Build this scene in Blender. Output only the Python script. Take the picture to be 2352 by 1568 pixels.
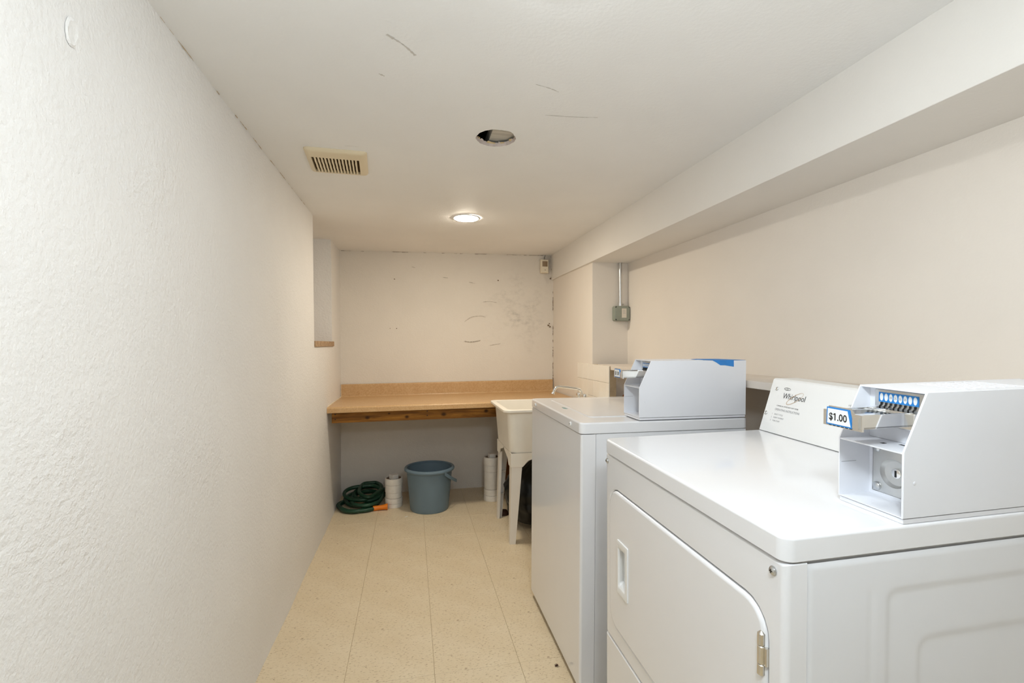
import bpy, bmesh, math, random
from mathutils import Vector, Matrix, noise

for o in list(bpy.data.objects):
    bpy.data.objects.remove(o)
scene = bpy.context.scene
COL = scene.collection
PI = math.pi

# ------------------------------------------------------------------ camera, world, exposure
cam_data = bpy.data.cameras.new('camera')
cam_data.sensor_width = 36.0
cam_data.lens = 36.0 * 1100.0 / 2352.0
cam_data.shift_y = 6.0 / 2352.0
cam_data.clip_start = 0.01
cam = bpy.data.objects.new('camera', cam_data)
COL.objects.link(cam)
cam.location = (0.0, 0.0, 1.22)
cam.rotation_euler = (math.radians(90), 0, -math.atan(231.0 / 1100.0))
scene.camera = cam

world = bpy.data.worlds.new('world')
scene.world = world
world.use_nodes = True
world.node_tree.nodes['Background'].inputs[0].default_value = (0.86, 0.93, 1.0, 1)
world.node_tree.nodes['Background'].inputs[1].default_value = 0.2

scene.view_settings.view_transform = 'Standard'
scene.view_settings.look = 'None'
scene.view_settings.exposure = 0.16
scene.view_settings.gamma = 1.0
scene.view_settings.use_curve_mapping = False

# recessed ceiling lights: (x, y, emission strength, colour)
LIGHTS = [(0.326, 2.905, 208.0, (1.0, 0.90, 0.74)),
          (0.315, 0.93, 64.0, (0.92, 0.965, 1.0))]  # second light is added out of view to replace bounced flash

# added unseen globe standing in for bounced flash: (x, y, z, radius, strength, colour)
FILL_GLOBE = (0.24, 0.13, 1.62, 0.08, 88.0, (0.83, 0.93, 1.0))

random.seed(7)


# ------------------------------------------------------------------ helpers
def srgb(r, g=None, b=None):
    if g is None:
        g = b = r
    def f(c):
        c = c / 255.0
        return c / 12.92 if c <= 0.04045 else ((c + 0.055) / 1.055) ** 2.4
    return (f(r), f(g), f(b), 1.0)


class Mat:
    def __init__(self, name, col, rough=0.5, metal=0.0, spec=0.5, coat=0.0):
        m = bpy.data.materials.new(name)
        m.use_nodes = True
        self.m = m
        self.nt = m.node_tree
        self.b = self.nt.nodes['Principled BSDF']
        self.b.inputs['Base Color'].default_value = col
        self.b.inputs['Roughness'].default_value = rough
        self.b.inputs['Metallic'].default_value = metal
        self.b.inputs['Specular IOR Level'].default_value = spec
        self.b.inputs['Coat Weight'].default_value = coat
        self.b.inputs['Coat Roughness'].default_value = 0.05
        self.col = None
        self.h = None
        self.tc = self.nt.nodes.new('ShaderNodeTexCoord')

    def n(self, t, **kw):
        nd = self.nt.nodes.new(t)
        for k, v in kw.items():
            setattr(nd, k, v)
        return nd

    def l(self, a, b):
        self.nt.links.new(a, b)

    def coord(self, scale=(1, 1, 1), loc=(0, 0, 0), rot=(0, 0, 0)):
        mp = self.n('ShaderNodeMapping')
        mp.inputs['Scale'].default_value = scale
        mp.inputs['Location'].default_value = loc
        mp.inputs['Rotation'].default_value = rot
        self.l(self.tc.outputs['Object'], mp.inputs[0])
        return mp.outputs[0]

    def noise(self, scale, detail=3.0, rough=0.5, vec=None, dist=0.0):
        nd = self.n('ShaderNodeTexNoise')
        nd.inputs['Scale'].default_value = scale
        nd.inputs['Detail'].default_value = detail
        nd.inputs['Roughness'].default_value = rough
        nd.inputs['Distortion'].default_value = dist
        self.l(vec if vec is not None else self.tc.outputs['Object'], nd.inputs['Vector'])
        return nd.outputs['Fac']

    def ramp(self, fac, stops):
        r = self.n('ShaderNodeValToRGB')
        el = r.color_ramp.elements
        while len(el) < len(stops):
            el.new(0.5)
        for e, (p, c) in zip(el, stops):
            e.position = p
            e.color = c if len(c) == 4 else (*c, 1)
        self.l(fac, r.inputs[0])
        return r.outputs[0]

    def mix(self, fac, a, b, mode='MIX'):
        mx = self.n('ShaderNodeMix', data_type='RGBA', blend_type=mode)
        for v, s in ((fac, mx.inputs[0]), (a, mx.inputs[6]), (b, mx.inputs[7])):
            if hasattr(v, 'is_output'):
                self.l(v, s)
            else:
                s.default_value = v
        return mx.outputs[2]

    def math(self, op, a, b=0.0, clamp=False):
        nd = self.n('ShaderNodeMath', operation=op, use_clamp=clamp)
        for v, s in ((a, nd.inputs[0]), (b, nd.inputs[1])):
            if hasattr(v, 'is_output'):
                self.l(v, s)
            else:
                s.default_value = v
        return nd.outputs[0]

    def setcol(self, c):
        self.l(c, self.b.inputs['Base Color'])

    def bump(self, h, strength=0.3, dist=0.001):
        bp = self.n('ShaderNodeBump')
        bp.inputs['Strength'].default_value = strength
        bp.inputs['Distance'].default_value = dist
        self.l(h, bp.inputs['Height'])
        self.l(bp.outputs[0], self.b.inputs['Normal'])


W4 = (1, 1, 1, 1)
K4 = (0, 0, 0, 1)


def plaster(name, col, amp=1.0, patches=False, stains=False):
    m = Mat(name, col, 0.62, spec=0.25)
    var = m.noise(2.2, 4.0)
    c = m.ramp(var, [(0.3, tuple(x * 0.965 for x in col[:3])), (0.7, tuple(min(1, x * 1.015) for x in col[:3]))])
    if stains:
        # grey rubbed smudges and scuffs on the right half of the wall
        n1 = m.noise(5.5, 6.0, 0.65, m.coord(loc=(3.1, 0, 1.7)))
        n2 = m.noise(17.0, 5.0, 0.7, m.coord(scale=(1, 1, 1.6)))
        pos = m.n('ShaderNodeVectorMath', operation='DISTANCE')
        m.l(m.coord(scale=(1.15, 0, 0.85)), pos.inputs[0])
        pos.inputs[1].default_value = (1.06, 0, 1.26)
        near = m.ramp(pos.outputs['Value'], [(0.02, W4), (0.42, K4)])
        s = m.math('MULTIPLY', m.ramp(n1, [(0.46, K4), (0.62, W4)]), m.ramp(n2, [(0.42, K4), (0.66, W4)]))
        s = m.math('MULTIPLY', s, near)
        s = m.math('MULTIPLY', s, 0.34)
        c = m.mix(s, c, srgb(112, 106, 98))
        # darker tone towards the upper right corner behind the sensor, broken by noise
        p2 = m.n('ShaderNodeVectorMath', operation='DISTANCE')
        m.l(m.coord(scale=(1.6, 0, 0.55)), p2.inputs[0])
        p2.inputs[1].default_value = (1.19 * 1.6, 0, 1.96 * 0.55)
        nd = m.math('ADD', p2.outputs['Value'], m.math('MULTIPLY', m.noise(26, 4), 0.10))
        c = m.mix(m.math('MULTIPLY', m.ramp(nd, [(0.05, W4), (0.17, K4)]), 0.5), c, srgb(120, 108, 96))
    m.setcol(c)
    f1 = m.noise(95.0, 3.0, 0.55)
    f2 = m.noise(16.0, 4.0, 0.6)
    h = m.math('ADD', m.math('MULTIPLY', f1, 0.75), m.math('MULTIPLY', f2, 0.8))
    if patches:
        rough = m.noise(70.0, 3.0, 0.6, m.coord(scale=(1, 0.7, 1)))
        mask = m.ramp(m.noise(2.4, 3.0, 0.55), [(0.48, K4), (0.68, W4)])
        h = m.math('ADD', h, m.math('MULTIPLY', m.math('MULTIPLY', rough, mask), 1.2))
    m.bump(h, min(1.0, 0.8 * amp), 0.0042)
    return m.m


def plain(name, col, rough=0.5, metal=0.0, spec=0.5, coat=0.0, var=0.04, vscale=9.0, bumpa=0.0, bscale=60.0):
    m = Mat(name, col, rough, metal, spec, coat)
    v = m.noise(vscale, 3.0)
    m.setcol(m.ramp(v, [(0.3, tuple(x * (1 - var) for x in col[:3])), (0.7, tuple(min(1, x * (1 + var)) for x in col[:3]))]))
    if bumpa:
        m.bump(m.noise(bscale, 3.0), bumpa, 0.001)
    return m.m


def floor_tile_mat():
    m = Mat('floor_tile_vinyl', srgb(214, 196, 164), 0.42, spec=0.4)
    base = m.ramp(m.noise(7.0, 4.0), [(0.3, srgb(222, 204, 172)), (0.7, srgb(229, 213, 184))])
    vec = m.coord(scale=(1, 2.6, 1), rot=(0, 0, 0.12))
    s1 = m.ramp(m.noise(75.0, 3.0, 0.6, vec), [(0.57, K4), (0.68, W4)])
    c = m.mix(m.math('MULTIPLY', s1, 0.75), base, srgb(160, 134, 100))
    s2 = m.ramp(m.noise(62.0, 3.0, 0.6, m.coord(scale=(1, 2.4, 1), loc=(4, 2, 0))), [(0.60, K4), (0.70, W4)])
    c = m.mix(m.math('MULTIPLY', s2, 0.5), c, srgb(236, 224, 200))
    s3 = m.ramp(m.noise(38.0, 2.0, 0.5, m.coord(loc=(9, 1, 3))), [(0.72, K4), (0.76, W4)])
    c = m.mix(m.math('MULTIPLY', s3, 0.5), c, srgb(132, 92, 58))
    m.setcol(c)
    m.bump(m.noise(30.0, 2.0), 0.06, 0.001)
    return m.m


def laminate_mat():
    m = Mat('laminate', srgb(205, 170, 124), 0.33, spec=0.45)
    n1 = m.noise(110.0, 4.0, 0.6)
    c = m.ramp(n1, [(0.34, srgb(196, 156, 108)), (0.5, srgb(206, 169, 122)), (0.68, srgb(214, 180, 136))])
    c = m.mix(m.ramp(m.noise(14.0, 3.0), [(0.4, K4), (0.75, (0.35, 0.35, 0.35, 1))]), c, srgb(190, 146, 98))
    m.setcol(c)
    return m.m


def wood_mat(name, dark, light, scale=1.0, axis=0, knots=()):
    m = Mat(name, light, 0.6, spec=0.25)
    st = [1.0, 14.0, 14.0] if axis == 0 else [14.0, 14.0, 1.0]
    v = m.coord(scale=tuple(s * scale for s in st))
    n1 = m.noise(3.2, 6.0, 0.6, v, 0.6)
    n2 = m.noise(11.0, 4.0, 0.6, v)
    c = m.ramp(n1, [(0.3, dark), (0.5, tuple((a + b) / 2 for a, b in zip(dark[:3], light[:3]))), (0.68, light)])
    c = m.mix(m.math('MULTIPLY', m.ramp(n2, [(0.5, K4), (0.7, W4)]), 0.4), c, dark)
    for kx, kz, kr in knots:
        dn = m.n('ShaderNodeVectorMath', operation='DISTANCE')
        m.l(m.coord(scale=(0.75, 0, 1.0)), dn.inputs[0])
        dn.inputs[1].default_value = (kx * 0.75, 0, kz)
        c = m.mix(m.ramp(dn.outputs['Value'], [(kr * 0.4, (0.9, 0.9, 0.9, 1)), (kr, K4)]), c, tuple(x * 0.3 for x in dark[:3]) + (1,))
    m.setcol(c)
    m.bump(n2, 0.25, 0.001)
    return m.m


MT = {}
MT['wall_left'] = plaster('wall_left_plaster', srgb(237, 234, 230), 1.0, patches=True)
MT['wall_back'] = plaster('wall_back_plaster', srgb(232, 225, 215), 0.8, stains=True)
MT['wall_right'] = plaster('wall_right_paint', srgb(237, 229, 219), 0.25)
MT['ceiling'] = plaster('ceiling_paint', srgb(246, 245, 243), 0.25)
MT['beam'] = plaster('bulkhead_paint', srgb(236, 232, 226), 0.2)
MT['floor_tile'] = floor_tile_mat()
MT['joint'] = plain('floor_joint', srgb(196, 176, 142), 0.8)
MT['laminate'] = laminate_mat()
MT['lumber'] = wood_mat('stained_lumber', srgb(96, 58, 18), srgb(180, 124, 50), knots=((0.255, 0.712, 0.016), (0.52, 0.708, 0.014), (0.775, 0.716, 0.018), (0.40, 0.735, 0.008), (1.08, 0.728, 0.016)))
MT['post_wood'] = wood_mat('post_wood', srgb(110, 62, 24), srgb(180, 120, 62), axis=2)
MT['sill_wood'] = wood_mat('sill_wood', srgb(150, 118, 88), srgb(196, 168, 134))
MT['knee_wood'] = plain('knee_wall_end', srgb(186, 164, 132), 0.7, var=0.1, vscale=30)
MT['enamel'] = plain('white_enamel', srgb(238, 238, 240), 0.16, spec=0.5, coat=0.35, var=0.006)
MT['enamel_side'] = plain('white_enamel_cabinet', srgb(234, 235, 238), 0.2, spec=0.5, coat=0.25, var=0.006)
MT['meter_white'] = plain('meter_white_powder_coat', srgb(238, 239, 244), 0.34, spec=0.45, var=0.006, bumpa=0.03, bscale=500)
MT['console_white'] = plain('console_white', srgb(240, 240, 239), 0.3, spec=0.4, var=0.005)
MT['gap'] = plain('dark_gap', srgb(40, 38, 35), 0.9)
MT['chrome'] = plain('chrome', (0.86, 0.86, 0.85, 1), 0.09, 1.0, var=0.02)
MT['zinc'] = plain('zinc_plate', (0.62, 0.63, 0.63, 1), 0.28, 1.0, var=0.06, vscale=40)
MT['brushed'] = plain('lock_plate_steel', (0.70, 0.70, 0.68, 1), 0.38, 0.85, var=0.06, vscale=25)
MT['nickel'] = plain('hinge_nickel', (0.72, 0.69, 0.63, 1), 0.24, 1.0, var=0.05, vscale=40)
MT['lockface'] = plain('lock_face_brass', (0.86, 0.82, 0.74, 1), 0.25, 0.9, var=0.05)
MT['black'] = plain('black_plastic', srgb(22, 22, 22), 0.5)
MT['blue'] = plain('decal_blue', srgb(30, 128, 204), 0.4, var=0.02)
MT['decal_white'] = plain('decal_white', srgb(238, 240, 240), 0.4, var=0.01)
MT['print_dark'] = plain('print_dark_grey', srgb(52, 52, 54), 0.5)
MT['print_grey'] = plain('print_grey', srgb(150, 150, 152), 0.5)
MT['print_gold'] = plain('print_gold', srgb(188, 150, 92), 0.4, 0.3)
MT['tape'] = plain('blue_tape', srgb(52, 136, 214), 0.6, var=0.06, vscale=40, bumpa=0.15, bscale=120)
MT['tub'] = plain('tub_plastic', srgb(244, 238, 226), 0.38, spec=0.4, var=0.015)
MT['tub_leg'] = plain('tub_leg_plastic', srgb(238, 232, 222), 0.42, spec=0.4, var=0.02)
MT['bucket'] = plain('bucket_plastic', srgb(110, 131, 145), 0.42, spec=0.4, var=0.03)
MT['pvc'] = plain('pvc_white', srgb(242, 238, 231), 0.4, var=0.05, vscale=30)
MT['pvc_dirt'] = plain('pvc_joint_dirt', srgb(128, 106, 86), 0.8)
MT['hose'] = plain('green_hose', srgb(22, 66, 46), 0.42, var=0.12, vscale=30)
MT['orange'] = plain('orange_plastic', srgb(236, 130, 24), 0.4, var=0.05)
MT['bag'] = plain('black_bag_film', srgb(10, 12, 11), 0.3, spec=0.35, var=0.1, bumpa=0.9, bscale=34)
MT['sensor'] = plain('sensor_plastic', srgb(240, 230, 208), 0.45, var=0.015)
MT['sensor_lens'] = plain('sensor_lens', srgb(150, 128, 100), 0.35, var=0.03)
MT['jbox'] = plain('junction_box_grey', srgb(150, 156, 144), 0.5, 0.2, var=0.06, vscale=30)
MT['vent'] = plain('vent_plastic', srgb(232, 217, 186), 0.4, var=0.015)
MT['duct_shade'] = plain('vent_cavity_shade', srgb(84, 68, 44), 0.9)
MT['void'] = plain('ceiling_void_shade', srgb(26, 24, 22), 0.95)
MT['gypsum'] = plain('broken_gypsum', srgb(206, 192, 184), 0.9, var=0.12, vscale=60, bumpa=0.8, bscale=90)
MT['paper'] = plain('torn_board_paper', srgb(214, 190, 144), 0.85, var=0.1, vscale=60)
MT['joist'] = wood_mat('joist_grey', srgb(176, 170, 158), srgb(222, 216, 204), axis=0)
MT['tile'] = plain('wall_tile_cream', srgb(243, 236, 225), 0.18, spec=0.5, coat=0.2, var=0.012)
MT['grout'] = plain('grout', srgb(222, 210, 192), 0.85)
MT['ledge'] = plain('ledge_paint', srgb(226, 216, 205), 0.5, var=0.03)
MT['crack'] = plain('crack_dark', srgb(116, 96, 72), 0.95, var=0.2, vscale=60)
MT['crack_tan'] = plain('crack_tan', srgb(190, 166, 132), 0.95, var=0.25, vscale=40)
MT['scuff'] = plain('scuff_grey', srgb(176, 167, 154), 0.9, var=0.2, vscale=60)
MT['scuff_faint'] = plain('scuff_faint', srgb(206, 201, 194), 0.9, var=0.12, vscale=60)
MT['caulk'] = plain('caulk', srgb(226, 212, 190), 0.7, var=0.08, vscale=50)
MT['brown'] = plain('rust_brown', srgb(66, 38, 26), 0.7, var=0.2, vscale=40)
MT['cream_paper'] = plain('sticker_paper', srgb(222, 214, 200), 0.6, var=0.03)
MT['teal'] = plain('teal_sticker', srgb(120, 160, 158), 0.4)


def emit_mat(name, col, strength):
    m = bpy.data.materials.new(name)
    m.use_nodes = True
    b = m.node_tree.nodes['Principled BSDF']
    b.inputs['Base Color'].default_value = (0.9, 0.9, 0.9, 1)
    b.inputs['Emission Color'].default_value = (*col, 1)
    b.inputs['Emission Strength'].default_value = strength
    return m


# ---- mesh helpers
def rr(a0, a1, b0, b1, r, n=4):
    """rounded rectangle, same vertex count for every r"""
    out = []
    for cx, cy, s in ((a1 - r, b1 - r, 0), (a0 + r, b1 - r, 1), (a0 + r, b0 + r, 2), (a1 - r, b0 + r, 3)):
        for i in range(n + 1):
            t = (s + i / n) * PI / 2
            out.append((cx + r * math.cos(t), cy + r * math.sin(t)))
    return out


def loft(bm, loops, cap0=True, cap1=True, mi=0, close=True):
    vs = [[bm.verts.new(p) for p in L] for L in loops]
    n = len(vs[0])
    fs = []
    for A, B in zip(vs, vs[1:]):
        for i in range(n if close else n - 1):
            j = (i + 1) % n
            try:
                fs.append(bm.faces.new((A[i], A[j], B[j], B[i])))
            except ValueError:
                pass
    if cap0:
        fs.append(bm.faces.new(list(reversed(vs[0]))))
    if cap1:
        fs.append(bm.faces.new(vs[-1]))
    for f in fs:
        f.material_index = mi
    return vs


def box(bm, x0, x1, y0, y1, z0, z1, bev=0.0, seg=2, mi=0):
    v = [bm.verts.new((x, y, z)) for x in (x0, x1) for y in (y0, y1) for z in (z0, z1)]
    q = [(0, 1, 3, 2), (4, 6, 7, 5), (0, 4, 5, 1), (2, 3, 7, 6), (0, 2, 6, 4), (1, 5, 7, 3)]
    fs = [bm.faces.new([v[i] for i in f]) for f in q]
    for f in fs:
        f.material_index = mi
    if bev:
        es = list({e for f in fs for e in f.edges})
        r = bmesh.ops.bevel(bm, geom=es, offset=bev, segments=seg, affect='EDGES', profile=0.5)
        for f in r['faces']:
            f.material_index = mi


def prism(bm, pts, axis, a0, a1, mi=0):
    """polygon pts (p, q) extruded along axis: 0 x, 1 y, 2 z"""
    def P(p, q, a):
        return (a, p, q) if axis == 0 else ((p, a, q) if axis == 1 else (p, q, a))
    loft(bm, [[P(p, q, a0) for p, q in pts], [P(p, q, a1) for p, q in pts]], mi=mi)


def lathe(bm, prof, cx=0, cy=0, n=32, mi=0, axis=2, cap0=False, cap1=False):
    loops = []
    for r, h in prof:
        L = []
        for i in range(n):
            t = 2 * PI * i / n
            a, b = r * math.cos(t), r * math.sin(t)
            L.append((cx + a, cy + b, h) if axis == 2 else ((h, cx + a, cy + b) if axis == 0 else (cx + a, h, cy + b)))
        loops.append(L)
    loft(bm, loops, cap0, cap1, mi)


def tube(bm, pts, r, n=10, mi=0, closed=False, caps=True):
    pts = [Vector(p) for p in pts]
    N = len(pts)
    rs = r if isinstance(r, (list, tuple)) else [r] * N
    loops = []
    up = None
    for i, p in enumerate(pts):
        a = pts[(i - 1) % N] if closed or i > 0 else p
        b = pts[(i + 1) % N] if closed or i < N - 1 else p
        t = (b - a).normalized()
        if up is None:
            up = Vector((0, 0, 1)) if abs(t.z) < 0.9 else Vector((1, 0, 0))
        up = (up - t * up.dot(t)).normalized()
        s = t.cross(up)
        loops.append([p + (up * math.cos(2 * PI * k / n) + s * math.sin(2 * PI * k / n)) * rs[i] for k in range(n)])
    if closed:
        loops.append(loops[0])
    loft(bm, loops, caps and not closed, caps and not closed, mi)
    if closed:
        bmesh.ops.remove_doubles(bm, verts=bm.verts, dist=1e-6)


def spline(pts, k=8):
    """Catmull-Rom through pts"""
    P = [Vector(p) for p in pts]
    P = [P[0] * 2 - P[1]] + P + [P[-1] * 2 - P[-2]]
    out = []
    for i in range(1, len(P) - 2):
        for j in range(k):
            t = j / k
            a, b, c, d = P[i - 1], P[i], P[i + 1], P[i + 2]
            out.append(0.5 * ((2 * b) + (c - a) * t + (2 * a - 5 * b + 4 * c - d) * t * t + (3 * b - a - 3 * c + d) * t ** 3))
    out.append(P[-2])
    return out


def obj(name, bm, mats, parent=None, smooth=True, ang=38, loc=None, rot=None):
    bmesh.ops.recalc_face_normals(bm, faces=bm.faces)
    thr = math.radians(ang)
    for f in bm.faces:
        f.smooth = smooth
    if smooth:
        for e in bm.edges:
            if len(e.link_faces) == 2:
                e.smooth = e.calc_face_angle(0) < thr
    me = bpy.data.meshes.new(name)
    bm.to_mesh(me)
    bm.free()
    for m in (mats if isinstance(mats, (list, tuple)) else [mats]):
        me.materials.append(MT[m] if isinstance(m, str) else m)
    o = bpy.data.objects.new(name, me)
    COL.objects.link(o)
    if smooth:
        wn = o.modifiers.new('weighted_normal', 'WEIGHTED_NORMAL')
        wn.keep_sharp = True
        wn.weight = 100
    if parent:
        o.parent = parent
    if loc:
        o.location = loc
    if rot:
        o.rotation_euler = rot
    return o


def copy_obj(o, parent, loc=None, rot=None):
    c = o.copy()
    COL.objects.link(c)
    c.parent = parent
    if loc is not None:
        c.location = loc
    if rot is not None:
        c.rotation_euler = rot
    return c


def B():
    return bmesh.new()


def tag(o, label, cat, group=None, kind=None):
    o['label'] = label
    o['category'] = cat
    if group:
        o['group'] = group
    if kind:
        o['kind'] = kind
    return o


def thing(name, label, cat, loc=(0, 0, 0), rot=(0, 0, 0), group=None, kind=None):
    o = bpy.data.objects.new(name, None)
    o.empty_display_size = 0.1
    COL.objects.link(o)
    o.location = loc
    o.rotation_euler = rot
    return tag(o, label, cat, group, kind)


def text(name, s, size, mat, parent, loc, rot, sx=1.0, align='LEFT', shear=0.0, off=0.0):
    cu = bpy.data.curves.new(name, 'FONT')
    cu.body = s
    cu.size = size
    cu.align_x = align
    cu.align_y = 'BOTTOM_BASELINE'
    cu.shear = shear
    cu.offset = off
    cu.resolution_u = 3
    t = bpy.data.objects.new(name, cu)
    COL.objects.link(t)
    bpy.context.view_layer.update()
    me = bpy.data.meshes.new_from_object(t.evaluated_get(bpy.context.evaluated_depsgraph_get()))
    bpy.data.objects.remove(t)
    for v in me.vertices:
        v.co.x *= sx
    me.materials.clear()
    me.materials.append(MT[mat])
    o = bpy.data.objects.new(name, me)
    COL.objects.link(o)
    o.parent = parent
    o.location = loc
    o.rotation_euler = rot
    return o


def ribbon(bm, pts, nrm, width, jit=0.5, mi=0, gap=0.0):
    """thin irregular strip lying on a surface with normal nrm; gap = share of pieces left out"""
    nrm = Vector(nrm)
    pts = [Vector(p) for p in pts]
    for a, b in zip(pts, pts[1:]):
        if gap and 0.6 * noise.noise(a * 11.0) + 0.4 * noise.noise(a * 37.0) < (gap - 0.5) * 0.9:
            continue
        t = (b - a)
        s = t.cross(nrm).normalized()
        w0 = width * (1 + random.uniform(-jit, jit)) / 2
        w1 = width * (1 + random.uniform(-jit, jit)) / 2
        vs = [bm.verts.new(p) for p in (a - s * w0, a + s * w0, b + s * w1, b - s * w1)]
        f = bm.faces.new(vs)
        f.material_index = mi


def subdiv(a, b, n, jit=0.0):
    a, b = Vector(a), Vector(b)
    return [a.lerp(b, i / n) + Vector((random.uniform(-jit, jit), random.uniform(-jit, jit), random.uniform(-jit, jit))) for i in range(n + 1)]


# ------------------------------------------------------------------ room shell
XL, XR, YB, YF = -0.555, 1.485, 4.055, -2.6
XBM, ZBM = 1.206, 1.785          # bulkhead face and underside


def zceil(x):
    return 1.974 + (x + 0.56) * 0.0145


# floor: concrete bed with vinyl tiles laid on it
bm = B()
box(bm, XL - 0.2, XR + 0.2, YF - 0.2, YB + 0.2, -0.1, -0.003)
floor = obj('floor', bm, 'joint')
tag(floor, 'speckled beige vinyl tile floor of the laundry room', 'floor', kind='structure')
TS = 0.322
bm = B()
g = 0.0004
L0 = [(x, y, -0.003) for x, y in rr(g, TS - g, g, TS - g, 0.001, 1)]
L1 = [(x, y, -0.0008) for x, y in rr(g, TS - g, g, TS - g, 0.001, 1)]
L2 = [(x, y, 0.0) for x, y in rr(g + 0.0008, TS - g - 0.0008, g + 0.0008, TS - g - 0.0008, 0.001, 1)]
loft(bm, [L0, L1, L2], False, True)
tile0 = obj('floor_tile', bm, 'floor_tile', floor, smooth=False)
first = True
ix0 = -0.238 - TS
for i in range(7):
    for j in range(22):
        x, y = ix0 + i * TS, 2.113 - 15 * TS + j * TS
        if x > XR or y > YB or y < YF - TS:
            continue
        dz = random.uniform(-0.0002, 0.0002)
        if first:
            tile0.location = (x, y, dz)
            first = False
        else:
            t = copy_obj(tile0, floor, (x, y, dz))

# left wall with a blocked window niche
NY0, NY1, NZ = 2.985, 3.645, 1.205


def lw_x(y, z):
    d = 0.0035 * noise.noise((y * 1.3, z * 1.3, 1.7)) + 0.0018 * noise.noise((y * 4.1, z * 4.1, 5.2))
    if z < 0.16:
        d += 0.010 * (1 - z / 0.16) ** 2 * (0.6 + 0.8 * noise.noise((y * 2.0, 3.3, 0)))
        d += 0.0035 * noise.noise((y * 17.0, z * 9.0, 2.0)) * (1 - z / 0.16)
    return XL + d - 0.012 * max(0.0, z - 1.0)


def frange(a, b, n):
    return [a + (b - a) * i / n for i in range(n + 1)]


ys = frange(YF, NY0, 118)[:-1] + frange(NY0, NY1, 14)[:-1] + frange(NY1, YB + 0.01, 14)
zs = [0, 0.006, 0.014, 0.026, 0.04, 0.06, 0.09, 0.12] + frange(0.16, NZ, 26)[:-1] + frange(NZ, 1.985, 18)
bm = B()
grid = {}
for i, y in enumerate(ys):
    for j, z in enumerate(zs):
        grid[i, j] = bm.verts.new((lw_x(y, z), y, z))
for i in range(len(ys) - 1):
    for j in range(len(zs) - 1):
        if ys[i] >= NY0 - 1e-6 and ys[i + 1] <= NY1 + 1e-6 and zs[j] >= NZ - 1e-6:
            continue
        bm.faces.new((grid[i, j], grid[i + 1, j], grid[i + 1, j + 1], grid[i, j + 1]))
ND = 0.26
for yy in (NY0, NY1):
    col = [(lw_x(yy, z), yy, z) for z in zs if z >= NZ - 1e-6]
    for a, b in zip(col, col[1:]):
        nj = 6
        for k in range(nj):
            q = []
            for (p, kk) in ((a, k), (a, k + 1), (b, k + 1), (b, k)):
                f = kk / nj
                wob = 0.006 * noise.noise((f * 3, p[2] * 2.5, yy)) * (1 if 0 < kk < nj else 0)
                q.append(bm.verts.new((p[0] - ND * f, yy + wob, p[2])))
            bm.faces.new(q)
bm.faces.new([bm.verts.new(p) for p in ((XL - ND, NY0, NZ), (XL - ND, NY1, NZ), (XL - ND, NY1, 2.0), (XL - ND, NY0, 2.0))])
bm.faces.new([bm.verts.new(p) for p in ((XL - ND, NY0, NZ), (XL, NY0, NZ), (XL, NY1, NZ), (XL - ND, NY1, NZ))])
bmesh.ops.remove_doubles(bm, verts=bm.verts, dist=1e-5)
wall_left = obj('wall_left', bm, 'wall_left', ang=60)
tag(wall_left, 'rough off-white plaster wall along the left side', 'wall', kind='structure')
bm = B()
box(bm, XL - ND, XL + 0.006, NY0 + 0.002, NY1 + 0.03, NZ - 0.001, NZ + 0.034, 0.003)
o = obj('niche_sill', bm, 'sill_wood', wall_left)
o['label'] = 'bare brown wooden sill board'

# knocked plaster patch high on the left wall
bm = B()
rc = random.Random(5)
lp = []
for f, dx in ((1.0, 0.0008), (0.8, 0.0035), (0.45, 0.0022)):
    L = []
    for k in range(22):
        t = 2 * PI * k / 22
        q = f * (1 + 0.25 * noise.noise((math.cos(t) * 2, math.sin(t) * 2, 4.4)) + rc.uniform(-0.05, 0.05))
        yy, zz = 0.945 + 0.016 * q * math.cos(t) + 0.004 * math.sin(t), 1.746 + 0.026 * q * math.sin(t)
        L.append((lw_x(yy, zz) + dx, yy, zz))
    lp.append(L)
loft(bm, lp, False, True)
obj('plaster_patch', bm, 'wall_left', wall_left, smooth=False)

# back wall
bm = B()
ys = frange(XL - 0.05, XR + 0.05, 40)
zs = frange(0, 2.05, 40)
G = {}
for i, x in enumerate(ys):
    for j, z in enumerate(zs):
        G[i, j] = bm.verts.new((x, YB + 0.004 * noise.noise((x * 1.7, z * 1.7, 9.0)) + 0.0015 * noise.noise((x * 7, z * 7, 3.0)), z))
for i in range(40):
    for j in range(40):
        bm.faces.new((G[i, j], G[i + 1, j], G[i + 1, j + 1], G[i, j + 1]))
wall_back = obj('wall_back', bm, 'wall_back', ang=60)
tag(wall_back, 'stained beige plaster wall behind the countertop', 'wall', kind='structure')

# right wall and front wall
bm = B()
box(bm, XR, XR + 0.1, YF - 0.1, YB + 0.1, 0, 2.1)
wall_right = obj('wall_right', bm, 'wall_right')
tag(wall_right, 'smooth beige painted wall behind the laundry machines', 'wall', kind='structure')
bm = B()
box(bm, XL - 0.1, XR + 0.1, YF - 0.1, YF, 0, 2.1)
wall_front = obj('wall_front', bm, 'wall_right')
tag(wall_front, 'painted wall behind the viewer closing the room', 'wall', kind='structure')

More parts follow.
